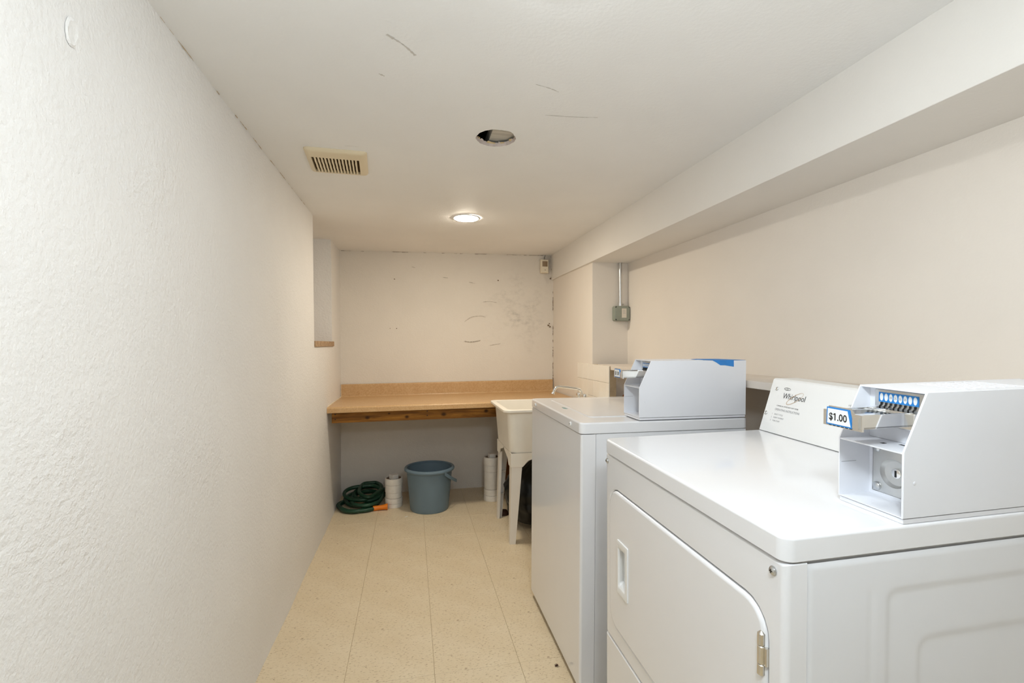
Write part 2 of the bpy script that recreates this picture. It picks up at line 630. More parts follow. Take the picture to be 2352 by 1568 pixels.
# bulkhead along the ceiling
bm = B()
pts = []
nb = 60
loops = []
for i in range(nb + 1):
    y = YF - 0.05 + (YB + 0.1 - YF) * i / nb
    w = 0.0025 * noise.noise((y * 2.1, 0.3, 7.7))
    r = 0.004
    loops.append([(XR + 0.02, y, 2.08), (XBM + w, y, 2.08), (XBM + w, y, ZBM + r + w), (XBM + r * 0.3 + w, y, ZBM + r * 0.3 + w),
                  (XBM + r + w, y, ZBM + w), (XR + 0.02, y, ZBM)])
loft(bm, loops)
o = obj('trim_1', bm, 'beam')
tag(o, 'long boxed-in white bulkhead beam under the ceiling on the right', 'beam', kind='structure')

# column in the far right corner
CX0, CY0 = 1.222, 3.123
bm = B()
box(bm, CX0, XR + 0.02, CY0, YB + 0.05, 0, ZBM + 0.02, 0.004)
o = obj('wall_column', bm, 'wall_right')
tag(o, 'beige boxed column in the corner left of the junction box', 'column', kind='structure')

# ceiling with a broken hole
HX, HY, HR = 0.309, 1.760, 0.074
N = 72
hole = []
for k in range(N):
    t = 2 * PI * k / N
    r = HR * (1 + 0.05 * noise.noise((math.cos(t) * 1.8, math.sin(t) * 1.8, 0.4)) + 0.035 * noise.noise((math.cos(t) * 7, math.sin(t) * 7, 2.4)))
    hole.append((HX + r * math.cos(t), HY + r * math.sin(t)))
x0, x1, y0, y1 = XL - 0.4, XR + 0.1, YF - 0.1, YB + 0.1
outer = []
for k in range(N):
    t = 2 * PI * k / N
    dx, dy = math.cos(t), math.sin(t)
    s = min(((x1 - HX) / dx if dx > 1e-9 else (x0 - HX) / dx if dx < -1e-9 else 1e9),
            ((y1 - HY) / dy if dy > 1e-9 else (y0 - HY) / dy if dy < -1e-9 else 1e9))
    outer.append((HX + dx * s, HY + dy * s))
# corners must be exact
for cx, cy in ((x0, y0), (x1, y0), (x1, y1), (x0, y1)):
    k = min(range(N), key=lambda q: (outer[q][0] - cx) ** 2 + (outer[q][1] - cy) ** 2)
    outer[k] = (cx, cy)
bm = B()
mid = [(hx + (ox - hx) * 0.04, hy + (oy - hy) * 0.04) for (hx, hy), (ox, oy) in zip(hole, outer)]
loft(bm, [[(x, y, zceil(x)) for x, y in outer], [(x, y, zceil(x)) for x, y in mid], [(x, y, zceil(x)) for x, y in hole]], False, False)
ceiling = obj('ceiling', bm, 'ceiling')
tag(ceiling, 'white painted low basement ceiling with a broken round hole', 'ceiling', kind='structure')
zc = zceil(HX)
bm = B()
Ls = []
for dz, sh, jt in ((0.0, 1.0, 0.0), (0.004, 0.985, 0.012), (0.009, 0.97, 0.02), (0.014, 0.955, 0.03)):
    L = []
    for k, (x, y) in enumerate(hole):
        j = 1 + jt * noise.noise((k * 0.7, dz * 300, 1.1))
        L.append((HX + (x - HX) * sh * j, HY + (y - HY) * sh * j, zc + dz + (x - HX) * 0.0145))
    Ls.append(L)
loft(bm, Ls, False, False)
o = obj('broken_edge', bm, 'gypsum', ceiling)
o['label'] = 'crumbling pinkish plasterboard edge of the hole'
for k in range(9):          # torn paper and plaster flakes on the far rim
    t = PI * (0.1 + 0.8 * k / 8) + random.uniform(-0.15, 0.15)
    bx_, by_ = HX + HR * 0.955 * math.cos(t), HY + HR * 0.955 * math.sin(t)
    bm = B()
    w = random.uniform(0.003, 0.013)
    h = random.uniform(0.002, 0.006)
    tn = Vector((-math.sin(t), math.cos(t), 0))
    rd = Vector((-math.cos(t), -math.sin(t), 0))
    c = Vector((bx_, by_, zc + 0.010))
    P = [c - tn * w, c + tn * w, c + tn * w * 0.5 + rd * 0.006 + Vector((0, 0, h)), c - tn * w * 0.7 + rd * 0.004 + Vector((0, 0, h * 0.8))]
    loft(bm, [P, [p - rd * 0.0015 for p in P]])
    obj('torn_flake', bm, 'paper' if k % 3 else 'gypsum', ceiling, smooth=False)
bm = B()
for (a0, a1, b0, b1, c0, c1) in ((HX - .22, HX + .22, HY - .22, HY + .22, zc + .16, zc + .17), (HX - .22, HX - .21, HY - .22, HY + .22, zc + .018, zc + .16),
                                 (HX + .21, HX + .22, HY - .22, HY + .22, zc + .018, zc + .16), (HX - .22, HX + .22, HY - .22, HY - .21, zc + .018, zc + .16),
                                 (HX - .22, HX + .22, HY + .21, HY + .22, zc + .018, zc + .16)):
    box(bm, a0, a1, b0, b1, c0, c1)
o = obj('cavity_shade_box', bm, 'void', ceiling)  # near-black boxing, coloured to stand for the unlit space above the hole
bm = B()
box(bm, HX - 0.016, HX + 0.16, HY - 0.2, HY + 0.2, zc + 0.022, zc + 0.07, 0.002)
o = obj('exposed_joist', bm, 'joist', ceiling, rot=None)
o['label'] = 'weathered grey board seen inside the hole'

# hairline cracks and dirt lines where surfaces meet
bm = B()
y = 0.9
pts = []
for k in range(90):
    yy = 1.0 + k * (2.95 - 1.0) / 89
    pts.append((lw_x(yy, 1.97) + 0.0035, yy, zceil(XL) - 0.0035))
ribbon(bm, pts, (1, 0, -1), 0.0013, 0.8, gap=0.5)
obj('crack', bm, 'crack_tan', wall_left, smooth=False)
bm = B()
pts = subdiv((XL, YB - 0.005, zceil(XL) - 0.004), (XBM, YB - 0.005, zceil(XBM) - 0.004), 70, 0.0008)
ribbon(bm, pts, (0, -1, -1), 0.0022, 0.8, gap=0.6)
obj('crack', bm, 'crack', wall_back, smooth=False)
bm = B()
pts = subdiv((CX0 - 0.004, YB - 0.006, 0.90), (CX0 - 0.004, YB - 0.006, 1.80), 70, 0.0012)
ribbon(bm, pts, (-1, -1, 0), 0.0032, 0.9, gap=0.55)
obj('crack', bm, 'crack', wall_back, smooth=False)
bm = B()
pts = subdiv((XBM - 0.004, YB - 0.006, 1.80), (XBM - 0.004, YB - 0.006, 1.99), 16, 0.001)
ribbon(bm, pts, (-1, -1, 0), 0.0022, 0.8, gap=0.5)
obj('crack', bm, 'crack', wall_back, smooth=False)
for (x, z, r) in ((-0.137, 1.754, 0.006), (0.729, 1.767, 0.0075), (-0.171, 1.349, 0.004), (-0.119, 1.349, 0.005), (1.178, 1.385, 0.010), (1.192, 1.372, 0.009), (1.186, 1.40, 0.006), (1.196, 1.795, 0.008)):
    bm = B()
    L = []
    for k in range(10):
        t = 2 * PI * k / 10
        q = r * random.uniform(0.6, 1.1)
        L.append((x + q * math.cos(t), YB - 0.0055, z + q * math.sin(t) * 0.8))
    loft(bm, [L, [(p[0], p[1] + 0.004, p[2]) for p in L]])
    obj('nail_hole', bm, 'crack', wall_back, smooth=False)
for pts, w in ((((0.44, 0, 1.245), (0.49, 0, 1.238), (0.55, 0, 1.246), (0.575, 0, 1.252)), 0.006), (((0.60, 0, 1.58), (0.66, 0, 1.585), (0.72, 0, 1.575)), 0.0025),
               (((0.44, 0, 1.41), (0.5, 0, 1.45), (0.58, 0, 1.46), (0.62, 0, 1.45)), 0.002), (((0.0, 0, 1.86), (0.03, 0, 1.853)), 0.003),
               (((0.26, 0, 1.78), (0.30, 0, 1.776)), 0.003), (((0.66, 0, 1.21), (0.75, 0, 1.225)), 0.0022), (((0.48, 0, 1.745), (0.53, 0, 1.735)), 0.003)):
    bm = B()
    sp = spline([(p[0], YB - 0.0052, p[2]) for p in pts], 5)
    ribbon(bm, sp, (0, -1, 0), w, 0.7, gap=0.1)
    obj('scuff_mark', bm, 'scuff', wall_back, smooth=False)
for pts, w in ((((-0.06, 1.215), (-0.02, 1.25), (0.01, 1.29)), 0.006), (((-0.09, 1.395), (-0.075, 1.405)), 0.005), (((-0.25, 1.925), (-0.225, 1.922), (-0.2, 1.925)), 0.0014),
               (((0.36, 1.37), (0.41, 1.385), (0.44, 1.40)), 0.0025), (((0.44, 1.55), (0.55, 1.545), (0.62, 1.535)), 0.002)):
    bm = B()
    sp = spline([(p[0], p[1], zceil(p[0]) - 0.0006) for p in pts], 5)
    ribbon(bm, sp, (0, 0, -1), w, 0.7, gap=0.1)
    obj('scuff_mark', bm, 'scuff_faint', ceiling, smooth=False)

# tiled knee wall beside the sink, and the ledge running along the right wall
KY0, KY1, KZ = 2.815, 3.405, 1.083
bm = B()
box(bm, CX0 - 0.003, CX0 + 0.04, KY0, CY0 + 0.01, 0, KZ - 0.002, 0.002)
knee = obj('wall_knee', bm, 'knee_wood')
tag(knee, 'short knee wall faced with cream tiles beside the sink tap', 'wall', kind='structure')
bm = B()
box(bm, CX0 - 0.0045, CX0 + 0.001, KY0 + 0.001, KY1 + 0.002, 0.72, KZ - 0.001)
obj('grout_bed', bm, 'grout', knee)
TW, TH = 0.1085, 0.1085
bm = B()
lp = []
for ins, xx in ((0.0, 0.0), (0.0, -0.004), (0.0015, -0.0058)):
    lp.append([(xx, a, b) for a, b in rr(ins, TW - 0.0018 - ins, ins, TH - 0.0018 - ins, 0.002, 1)])
loft(bm, lp, False, True)
tl = obj('wall_tile', bm, 'tile', knee)
fst = True
for r in range(3):
    for c in range(5):
        p = (CX0 - 0.0035 + random.uniform(-.0004, .0004), KY1 - (c + 1) * TW, KZ - (r + 1) * TH)
        if fst:
            tl.location = p
            fst = False
        else:
            copy_obj(tl, knee, p)
bm = B()      # cut tile strip at the end
wcut = KY1 - 5 * TW - KY0 - 0.002
lp = []
for ins, xx in ((0.0, 0.0), (0.0, -0.004), (0.0015, -0.0058)):
    lp.append([(xx, a, b) for a, b in rr(ins, wcut - ins, ins, TH - 0.0018 - ins, 0.002, 1)])
loft(bm, lp, False, True)
tc = obj('wall_tile', bm, 'tile', knee, loc=(CX0 - 0.0035, KY0 + 0.001, KZ - TH))
for r in (1, 2):
    copy_obj(tc, knee, (CX0 - 0.0035, KY0 + 0.001, KZ - (r + 1) * TH))

ledge = thing('wall_ledge', 'beige painted shelf board along the right wall behind the machines', 'shelf', (XR, 1.6, 1.085))
bm = B()
box(bm, CX0 + 0.002 - XR, 0.0, -1.5, 3.03 - 1.6, -0.028, 0.0, 0.003)
obj('board', bm, 'ledge', ledge)
bm = B()
box(bm, -0.02, 0.0, -1.5, 3.0 - 1.6, -0.052, -0.028, 0.002)
obj('cleat', bm, 'ledge', ledge)

# ------------------------------------------------------------------ ceiling fixtures
def recessed_light(x, y, strength, col, label):
    z = zceil(x)
    r = thing('recessed_light', label, 'ceiling light', (x, y, z), group='round ceiling lights')
    bm = B()
    lathe(bm, [(0.086, 0.0), (0.086, -0.002), (0.082, -0.0045), (0.074, -0.005), (0.0715, -0.003)], n=48)
    obj('trim_ring', bm, 'decal_white', r)
    bm = B()
    lathe(bm, [(0.0715, -0.003), (0.069, -0.0072), (0.045, -0.0108), (0.02, -0.0115)], n=48, cap1=True)
    obj('lens', bm, emit_mat('light_lens', col, strength), r)
    return r


recessed_light(*LIGHTS[0], 'lit round recessed light in the ceiling above the sink area')
recessed_light(*LIGHTS[1], 'added unseen round recessed light above the dryer, in place of bounced flash')
px, py, pz, pr_, ps, pc_ = FILL_GLOBE
pl = thing('added_fill_globe', 'added unseen globe light beside the viewer, in place of bounced flash', 'added fill light', (px, py, zceil(px)))  # helper lamp added to brighten the near end, never in view
bm = B()
lathe(bm, [(0.05, 0.0), (0.05, -0.012), (0.03, -0.03), (0.006, -0.034)], n=24, cap1=True)
obj('canopy', bm, 'decal_white', pl)
hz_ = pz - zceil(px)
bm = B()
tube(bm, [(0, 0, -0.03), (0, 0, hz_ + pr_ + 0.03)], 0.003, 8)
obj('cord', bm, 'black', pl)
bm = B()
lathe(bm, [(0.006, hz_ + pr_ + 0.05), (0.02, hz_ + pr_ + 0.045), (0.022, hz_ + pr_ * 0.97)], n=20, cap0=True)
obj('socket', bm, 'black', pl)
bm = B()
bmesh.ops.create_uvsphere(bm, u_segments=32, v_segments=20, radius=pr_, matrix=Matrix.Translation((0, 0, hz_)))
obj('globe', bm, emit_mat('fill_globe_glow', pc_, ps), pl)

vz = zceil(-0.297)
vent = thing('exhaust_vent', 'cream plastic exhaust fan grille with narrow slots in the ceiling', 'vent', (-0.302, 2.090, vz), (0, -0.0145, 0.06))
ax0, ax1, ay0, ay1 = -0.113, 0.122, -0.130, 0.128
sx0, sx1, sy0, sy1 = -0.092, 0.090, -0.068, 0.098
bm = B()
lp = []
for ins, r, z in ((0.0, 0.016, 0.0), (0.0, 0.016, -0.004), (0.006, 0.014, -0.011), (0.016, 0.012, -0.0145)):
    lp.append([(a, b, z) for a, b in rr(ax0 + ins, ax1 - ins, ay0 + ins, ay1 - ins, r)])
lp.append([(a, b, -0.0165) for a, b in rr(sx0, sx1, sy0, sy1, 0.003)])
lp.append([(a, b, -0.004) for a, b in rr(sx0, sx1, sy0, sy1, 0.003)])
loft(bm, lp, False, False)
obj('frame', bm, 'vent', vent)
bm = B()
box(bm, sx0 - 0.002, sx1 + 0.002, sy0 - 0.002, sy1 + 0.002, -0.003, -0.001)
obj('backing', bm, 'duct_shade', vent)  # flat dark sheet, its colour stands for shade behind the slats
nsl = 14
pitch = (sx1 - sx0) / nsl
bm = B()
lp = []
for k in range(9):
    yy = sy0 + (sy1 - sy0) * k / 8
    wv = 0.0006 * math.sin(k * 2.1)
    lp.append([(-0.0034 + wv, yy, -0.0165), (0.0034 + wv, yy, -0.0165), (0.0026 + wv, yy, -0.0035), (-0.0026 + wv, yy, -0.0035)])
loft(bm, lp)
sl = obj('slat', bm, 'vent', vent, smooth=False)
sl.location = (sx0 + pitch, 0, 0)
for k in range(2, nsl):
    copy_obj(sl, vent, (sx0 + pitch * k, 0, 0))

# ------------------------------------------------------------------ countertop
ct = thing('countertop', 'tan laminate countertop with backsplash spanning the back wall', 'countertop', (XL + 0.010, YB - 0.003, 0), (0, -0.0085, 0))
CL = CX0 - XL - 0.014
prof = []          # front edge bullnose, (y, z)
yf = 3.378 - YB + 0.003
z0_, z1_ = 0.757, 0.797
prof = [(-0.001, z1_), (yf + 0.030, z1_), (yf + 0.016, z1_ + 0.001)]
for k in range(7):
    t = PI / 2 + (PI / 2) * k / 6
    prof.append((yf + 0.012 + 0.012 * math.cos(t), z1_ - 0.012 + 0.012 * math.sin(t)))
prof += [(yf, z0_ + 0.004), (yf + 0.003, z0_), (yf + 0.02, z0_), (yf + 0.02, z0_ + 0.016), (-0.001, z0_ + 0.016)]
bm = B()
nseg = 1
loft(bm, [[(0, p, q) for p, q in prof], [(CL, p, q) for p, q in prof]])
obj('worktop', bm, 'laminate', ct)
bm = B()
pr = [(-0.001, z1_ - 0.01), (-0.028, z1_ - 0.01), (-0.028, z1_), (-0.0245, z1_ + 0.004), (-0.023, z1_ + 0.010), (-0.023, z1_ + 0.092)]
for k in range(1, 5):
    t = PI - (PI / 2) * k / 4
    pr.append((-0.015 + 0.008 * math.cos(t), z1_ + 0.092 + 0.008 * math.sin(t)))
pr.append((-0.001, z1_ + 0.100))
loft(bm, [[(0.002, p, q) for p, q in pr], [(CL, p, q) for p, q in pr]])
obj('backsplash', bm, 'laminate', ct)
bm = B()
box(bm, 0.022, CL, yf + 0.048, yf + 0.086, 0.683, 0.756, 0.003)
bd = obj('support_board', bm, 'lumber', ct)
bd['label'] = 'knotty brown lumber rail under the front edge'
for nx, nz in ((0.045, 0.742), (0.045, 0.708), (0.66, 0.742), (0.66, 0.712)):
    bm = B()
    lathe(bm, [(0.004, yf + 0.048), (0.004, yf + 0.0468), (0.002, yf + 0.0464)], nx, nz, 8, axis=1, cap1=True)
    obj('nail_head', bm, 'black', bd)
bm = B()
box(bm, 1.335, 1.375, -0.075, -0.012, 0.005, 0.756, 0.003)
o = obj('support_post', bm, 'post_wood', ct)
bm = B()      # ragged caulk along the left end
pts = [(0.001, y, z1_ + 0.0015) for y in frange(yf + 0.01, -0.03, 30)]
tube(bm, [(p[0] + random.uniform(-.0015, .002), p[1], p[2]) for p in pts], [random.uniform(0.0035, 0.0070) for p in pts], 6)
obj('caulk_bead', bm, 'caulk', ct)
bm = B()
pts = [(0.001, -0.026, z) for z in frange(z1_, z1_ + 0.1, 12)]
tube(bm, [(p[0], p[1] + random.uniform(-.001, .001), p[2]) for p in pts], [random.uniform(0.002, 0.004) for p in pts], 6)
obj('caulk_bead', bm, 'caulk', ct)

# ------------------------------------------------------------------ laundry sink
TX0, TX1, TY0, TY1, TZ = 0.545, 1.195, 2.815, 3.372, 0.822
tub = thing('laundry_sink', 'cream plastic laundry sink on tapered legs next to the washer', 'sink', (TX0, TY0, 0))
LX, LY = TX1 - TX0, TY1 - TY0
bm = B()
lp = []
for ins, r, z in ((0.034, 0.05, TZ - 0.018), (0.004, 0.05, TZ - 0.018), (0.0, 0.05, TZ - 0.015), (0.0, 0.05, TZ - 0.003), (0.003, 0.048, TZ)):
    lp.append([(a, b, z) for a, b in rr(ins, LX - ins, ins, LY - ins, r, 6)])
ix1 = LX - 0.13       # faucet deck on the wall side
for ins, r, z in ((0.030, 0.045, TZ), (0.034, 0.045, TZ - 0.004), (0.050, 0.05, 0.70), (0.062, 0.05, 0.575), (0.082, 0.04, 0.548)):
    lp.append([(a, b, z) for a, b in rr(ins, ix1 - (ins - 0.03), ins, LY - ins, r, 6)])
loft(bm, lp, False, True)
lp = []
for ins, r, z in ((0.028, 0.05, TZ - 0.017), (0.036, 0.05, 0.70), (0.046, 0.05, 0.56), (0.056, 0.045, 0.543), (0.075, 0.03, 0.536)):
    lp.append([(a, b, z) for a, b in rr(ins, LX - ins - 0.02, ins, LY - ins, r, 6)])
loft(bm, lp, False, True)
obj('basin', bm, 'tub', tub)


def tub_corner(cx, cy, sx, sy):
    """bracket and tapered channel leg; sx, sy point inward"""
    wl, wt = 0.135, 0.074
    th = 0.006
    # bracket skirt: two plates following the basin bottom corner
    zt, zb = 0.552, 0.468
    bm = B()
    prof = [(0.0, zt), (0.22, zt), (0.22, 0.535), (wt + 0.035, 0.505), (wt, zb), (0.0, zb)]
    P = [(cx + sx * a, z) for a, z in prof]
    loft(bm, [[(p, cy, z) for p, z in P], [(p, cy + sy * th, z) for p, z in P]])
    P = [(cy + sy * max(a, th), z) for a, z in prof]
    loft(bm, [[(cx, p, z) for p, z in P], [(cx + sx * th, p, z) for p, z in P]])
    obj('leg_bracket', bm, 'tub', tub, smooth=False)
    bm = B()
    # leg: L section of tapering plates plus a small inner lip
    wb = 0.036
    sp = -0.012     # splay outward
    A = [(cx + sx * 0.004, cy + sy * 0.004), (cx + sx * (0.004 + wt - 0.004), cy + sy * 0.004)]
    def lx(z):
        return (1 - z / zb)
    def cornerpt(z):
        f = lx(z)
        return cx + sx * (0.005 + sp * f), cy + sy * (0.005 + 0.4 * sp * f)
    def wid(z):
        return wt - 0.008 - (wt - 0.008 - wb) * lx(z)
    zz = [0.0, 0.15, 0.32, zb + 0.01]
    lps = []
    for z in zz:
        x_, y_ = cornerpt(z)
        w = wid(z)
        t = 0.005
        lps.append([(x_, y_, z), (x_ + sx * w, y_, z), (x_ + sx * w, y_ + sy * 0.018, z), (x_ + sx * (w - t), y_ + sy * 0.018, z), (x_ + sx * (w - t), y_ + sy * t, z),
                    (x_ + sx * t, y_ + sy * t, z), (x_ + sx * t, y_ + sy * (w - t), z), (x_ + sx * 0.018, y_ + sy * (w - t), z), (x_ + sx * 0.018, y_ + sy * w, z), (x_, y_ + sy * w, z)])
    loft(bm, lps)
    lg = obj('leg', bm, 'tub_leg', tub, ang=30)
    for z in (0.17, 0.33):
        x_, y_ = cornerpt(z)
        w = wid(z) - 0.006
        bm = B()
        box(bm, min(x_ + sx * 0.004, x_ + sx * w), max(x_ + sx * 0.004, x_ + sx * w), min(y_ + sy * 0.004, y_ + sy * w * 0.8), max(y_ + sy * 0.004, y_ + sy * w * 0.8), z, z + 0.004)
        obj('rib', bm, 'tub_leg', lg)


tub_corner(0.048, 0.040, 1, 1)
tub_corner(0.048, LY - 0.040, 1, -1)
tub_corner(LX - 0.068, 0.040, -1, 1)
tub_corner(LX - 0.068, LY - 0.040, -1, -1)
fx, fy = LX - 0.062, 0.268
bm = B()
box(bm, fx - 0.024, fx + 0.024, fy - 0.085, fy + 0.085, TZ, TZ + 0.022, 0.008, 3)
fc = obj('faucet_body', bm, 'chrome', tub)
bm = B()
sp = spline([(fx, fy, TZ + 0.02), (fx, fy, TZ + 0.055), (fx - 0.008, fy, TZ + 0.082), (fx - 0.035, fy, TZ + 0.096), (fx - 0.12, fy, TZ + 0.108), (fx - 0.165, fy, TZ + 0.113),
             (fx - 0.188, fy, TZ + 0.103), (fx - 0.200, fy, TZ + 0.08), (fx - 0.206, fy, TZ + 0.064)], 6)
n_ = len(sp)
tube(bm, sp, [0.013 - 0.004 * min(1, i / (n_ * 0.6)) for i in range(n_ - 4)] + [0.0095, 0.011, 0.0125, 0.0125], 14)
obj('spout', bm, 'chrome', fc)
for s in (-1, 1):
    bm = B()
    lathe(bm, [(0.016, TZ + 0.02), (0.014, TZ + 0.034), (0.020, TZ + 0.038), (0.021, TZ + 0.058), (0.017, TZ + 0.066), (0.006, TZ + 0.068)], fx, fy + s * 0.055, 16, cap1=True)
    obj('tap_handle', bm, 'chrome', fc)

# ------------------------------------------------------------------ bucket
bk = thing('bucket', 'blue-grey plastic bucket with a drooping handle under the counter', 'bucket', (0.132, 3.617, 0))
bm = B()
lathe(bm, [(0.128, 0.006), (0.136, 0.0), (0.1395, 0.004), (0.142, 0.02), (0.166, 0.28), (0.169, 0.303), (0.166, 0.303), (0.139, 0.02), (0.13, 0.010)], n=56, cap0=True, cap1=True)
obj('body', bm, 'bucket', bk)
bm = B()
lathe(bm, [(0.166, 0.290), (0.178, 0.288), (0.184, 0.294), (0.185, 0.303), (0.180, 0.311), (0.170, 0.314), (0.164, 0.309), (0.164, 0.300), (0.166, 0.290)], n=56)
obj('rim', bm, 'bucket', bk)
bm = B()
pts = []
for k in range(15):          # handle hangs down on the right, seen nearly edge on
    t = PI * k / 14
    a = -0.9 + 0.0
    px, py = 0.182 * math.cos(t), 0.060 * math.sin(t)
    pts.append((px, py, 0.0))
ax = Vector((math.cos(0.45), math.sin(0.45), 0))
side = Vector((-math.sin(0.45), math.cos(0.45), 0))
lp = []
for k in range(21):
    t = PI * k / 20
    out = math.sin(t)
    c = side * (-0.180 * math.cos(t)) + ax * (0.03 + 0.172 * out) + Vector((0, 0, 0.287 - 0.105 * out ** 0.85))
    w = 0.011
    d = Vector((0, 0, 1)) * w
    tt = ax * 0.003
    lp.append([c - d - tt, c - d + tt, c + d + tt, c + d - tt])
loft(bm, lp)
obj('handle', bm, 'bucket', bk)

# ------------------------------------------------------------------ capped standpipes
def standpipe(label, x, y, h, rad, bands, plug_rot):
    r = thing('standpipe', label, 'pipe', (x, y, 0), group='capped white floor pipes')
    bm = B()
    lathe(bm, [(rad * 0.93, 0.0), (rad * 0.93, h - 0.01)], n=36)
    obj('pipe', bm, 'pvc_dirt', r)
    for z0, z1, f in bands:
        bm = B()
        lathe(bm, [(rad * 0.9 * f, z0), (rad * f - 0.002, z0), (rad * f, z0 + 0.003), (rad * f, z1 - 0.003), (rad * f - 0.002, z1), (rad * 0.88, z1)], n=36)
        obj('coupling', bm, 'pvc', r)
    bm = B()
    lathe(bm, [(rad * 0.9, h - 0.006), (rad * 0.78, h - 0.008), (0.004, h - 0.008)], n=36, cap1=True)
    pl = obj('plug', bm, 'pvc_dirt', r)
    bm = B()
    loft(bm, [[(a, b, z) for a, b in rr(-0.026, 0.026, -0.026, 0.026, 0.004, 2)] for z in (h - 0.01, h + 0.024)])
    o = obj('square_nut', bm, 'pvc', pl, rot=(0, 0, plug_rot))
    return r


standpipe('short capped white pipe standing on the floor left of the bucket', -0.130, 3.722, 0.214, 0.063,
          [(0.0, 0.029, 1.0), (0.0305, 0.0685, 1.03), (0.070, 0.109, 0.97), (0.1105, 0.166, 1.02), (0.1675, 0.214, 1.045)], 0.62)
standpipe('tall capped white pipe standing on the floor behind the sink leg', 0.618, 3.716, 0.338, 0.061,
          [(0.0, 0.042, 1.04), (0.0435, 0.090, 1.02), (0.0915, 0.225, 0.97), (0.2265, 0.275, 1.0), (0.2765, 0.338, 1.03)], 0.15)

# ------------------------------------------------------------------ garden hose
hz = thing('garden_hose', 'coiled dark green hose with an orange nozzle in the left corner', 'hose', (-0.36, 3.80, 0))
P = []
cyc = [(0.0, 1.0, 0.0), ]
ctrl = []
rnd = random.Random(3)
for lpn in range(6):
    for k in range(10):
        t = 2 * PI * k / 10 + 0.35
        sxx = (0.140, 0.125, 0.12, 0.105, 0.135, 0.085)[lpn] + 0.014 * rnd.uniform(-1, 1)
        syy = (0.16, 0.15, 0.17, 0.14, 0.12, 0.15)[lpn] + 0.02 * rnd.uniform(-1, 1)
        ox, oy = (-0.03, -0.01, 0.03, 0.035, -0.005, 0.045)[lpn], (-0.05, 0.045, -0.02, 0.05, 0.02, 0.04)[lpn]
        tilt = (0.0, 0.02, 0.015, 0.03, 0.045, 0.03)[lpn]
        zz = 0.017 + 0.0165 * lpn + tilt * math.sin(t) * 0.5 + 0.003 * rnd.uniform(0, 1)
        ctrl.append((ox + sxx * math.cos(t), oy + syy * math.sin(t) * 0.9, max(0.0146, zz)))
start = [(0.10, -0.160, 0.018), (0.02, -0.195, 0.018), (-0.08, -0.185, 0.018), (-0.15, -0.10, 0.018), (-0.165, -0.02, 0.018), (-0.10, 0.08, 0.018), (0.02, 0.12, 0.018)]
end = [(0.15, 0.06, 0.09), (0.19, 0.09, 0.085), (0.215, 0.13, 0.07), (0.20, 0.18, 0.035), (0.12, 0.215, 0.018)]
path = spline(start + ctrl[2:] + end, 6)
bm = B()
tube(bm, path, 0.0142, 10)
obj('coil', bm, 'hose', hz)
bm = B()
noz = [(0.085, -0.162, 0.018), (0.10, -0.160, 0.018), (0.125, -0.158, 0.019), (0.16, -0.156, 0.021), (0.185, -0.155, 0.023), (0.188, -0.155, 0.023), (0.187, -0.155, 0.023), (0.17, -0.155, 0.022)]
tube(bm, noz, [0.017, 0.018, 0.0165, 0.018, 0.0225, 0.0225, 0.017, 0.014], 18)
obj('nozzle', bm, 'orange', hz)

# ------------------------------------------------------------------ trash bag under the sink
bm = B()
bmesh.ops.create_uvsphere(bm, u_segments=64, v_segments=40, radius=1.0)
for v in bm.verts:
    d = v.co.copy()
    t = math.atan2(d.y, d.x)
    zz = d.z
    r = 1.0 + 0.10 * noise.noise(d * 1.6 + Vector((3, 1, 0))) + 0.07 * noise.noise(d * 4.0) + 0.05 * abs(noise.noise(Vector((d.x * 5, d.y * 5, d.z * 13)))) 
    pinch = max(0.0, (zz - 0.55) / 0.45)
    rad = r * (1 - 0.75 * pinch ** 1.5)
    pleat = 1 + 0.07 * pinch * math.sin(t * 13)
    x = d.x * rad * pleat * 0.232
    y = d.y * rad * pleat * 0.185
    z = zz * 0.225 * (1.0 + 0.05 * noise.noise(d * 3)) + 0.2 + 0.05 * pinch ** 2
    if z < 0.05:
        z = 0.05 - (0.05 - z) * 0.45
    v.co = (x, y, max(0.001, z))
o = obj('trash_bag', bm, 'bag', ang=80, loc=(0.842, 3.150, 0))
tag(o, 'full black plastic trash bag on the floor under the sink', 'trash bag')

bm = B()
L = []
lathe(bm, [(0.036, 0.0), (0.037, 0.012), (0.034, 0.022), (0.024, 0.030), (0.008, 0.033)], n=24, cap0=True, cap1=True)
for v in bm.verts:
    v.co.x *= 1 + 0.12 * noise.noise(v.co * 30)
o = obj('brown_scrap', bm, 'brown', loc=(0.648, 3.375, 0))
tag(o, 'small dark brown rounded scrap on the floor behind the front sink leg', 'debris')

# little bits of litter on the floor
bm = B()
loft(bm, [[(-0.012, -0.003, 0), (0.012, 0.002, 0), (0.011, 0.006, 0), (-0.012, 0.001, 0)], [(-0.012, -0.003, 0.0015), (0.012, 0.002, 0.002), (0.011, 0.006, 0.002), (-0.012, 0.001, 0.0015)]])
o = obj('paper_scrap', bm, 'decal_white', loc=(-0.035, 3.465, 0), rot=(0, 0, 0.35), smooth=False)
tag(o, 'tiny white paper scrap on the floor in front of the bucket', 'litter')
bug = thing('dead_insect', 'small dark dead insect on the floor beside the washer', 'insect', (0.538, 1.742, 0), (0, 0, 0.4))
bm = B()
bmesh.ops.create_uvsphere(bm, u_segments=10, v_segments=6, radius=1.0, matrix=Matrix.Diagonal((0.008, 0.0035, 0.003, 1)))
bmesh.ops.translate(bm, verts=bm.verts, vec=(0, 0, 0.003))
obj('body', bm, 'brown', bug)
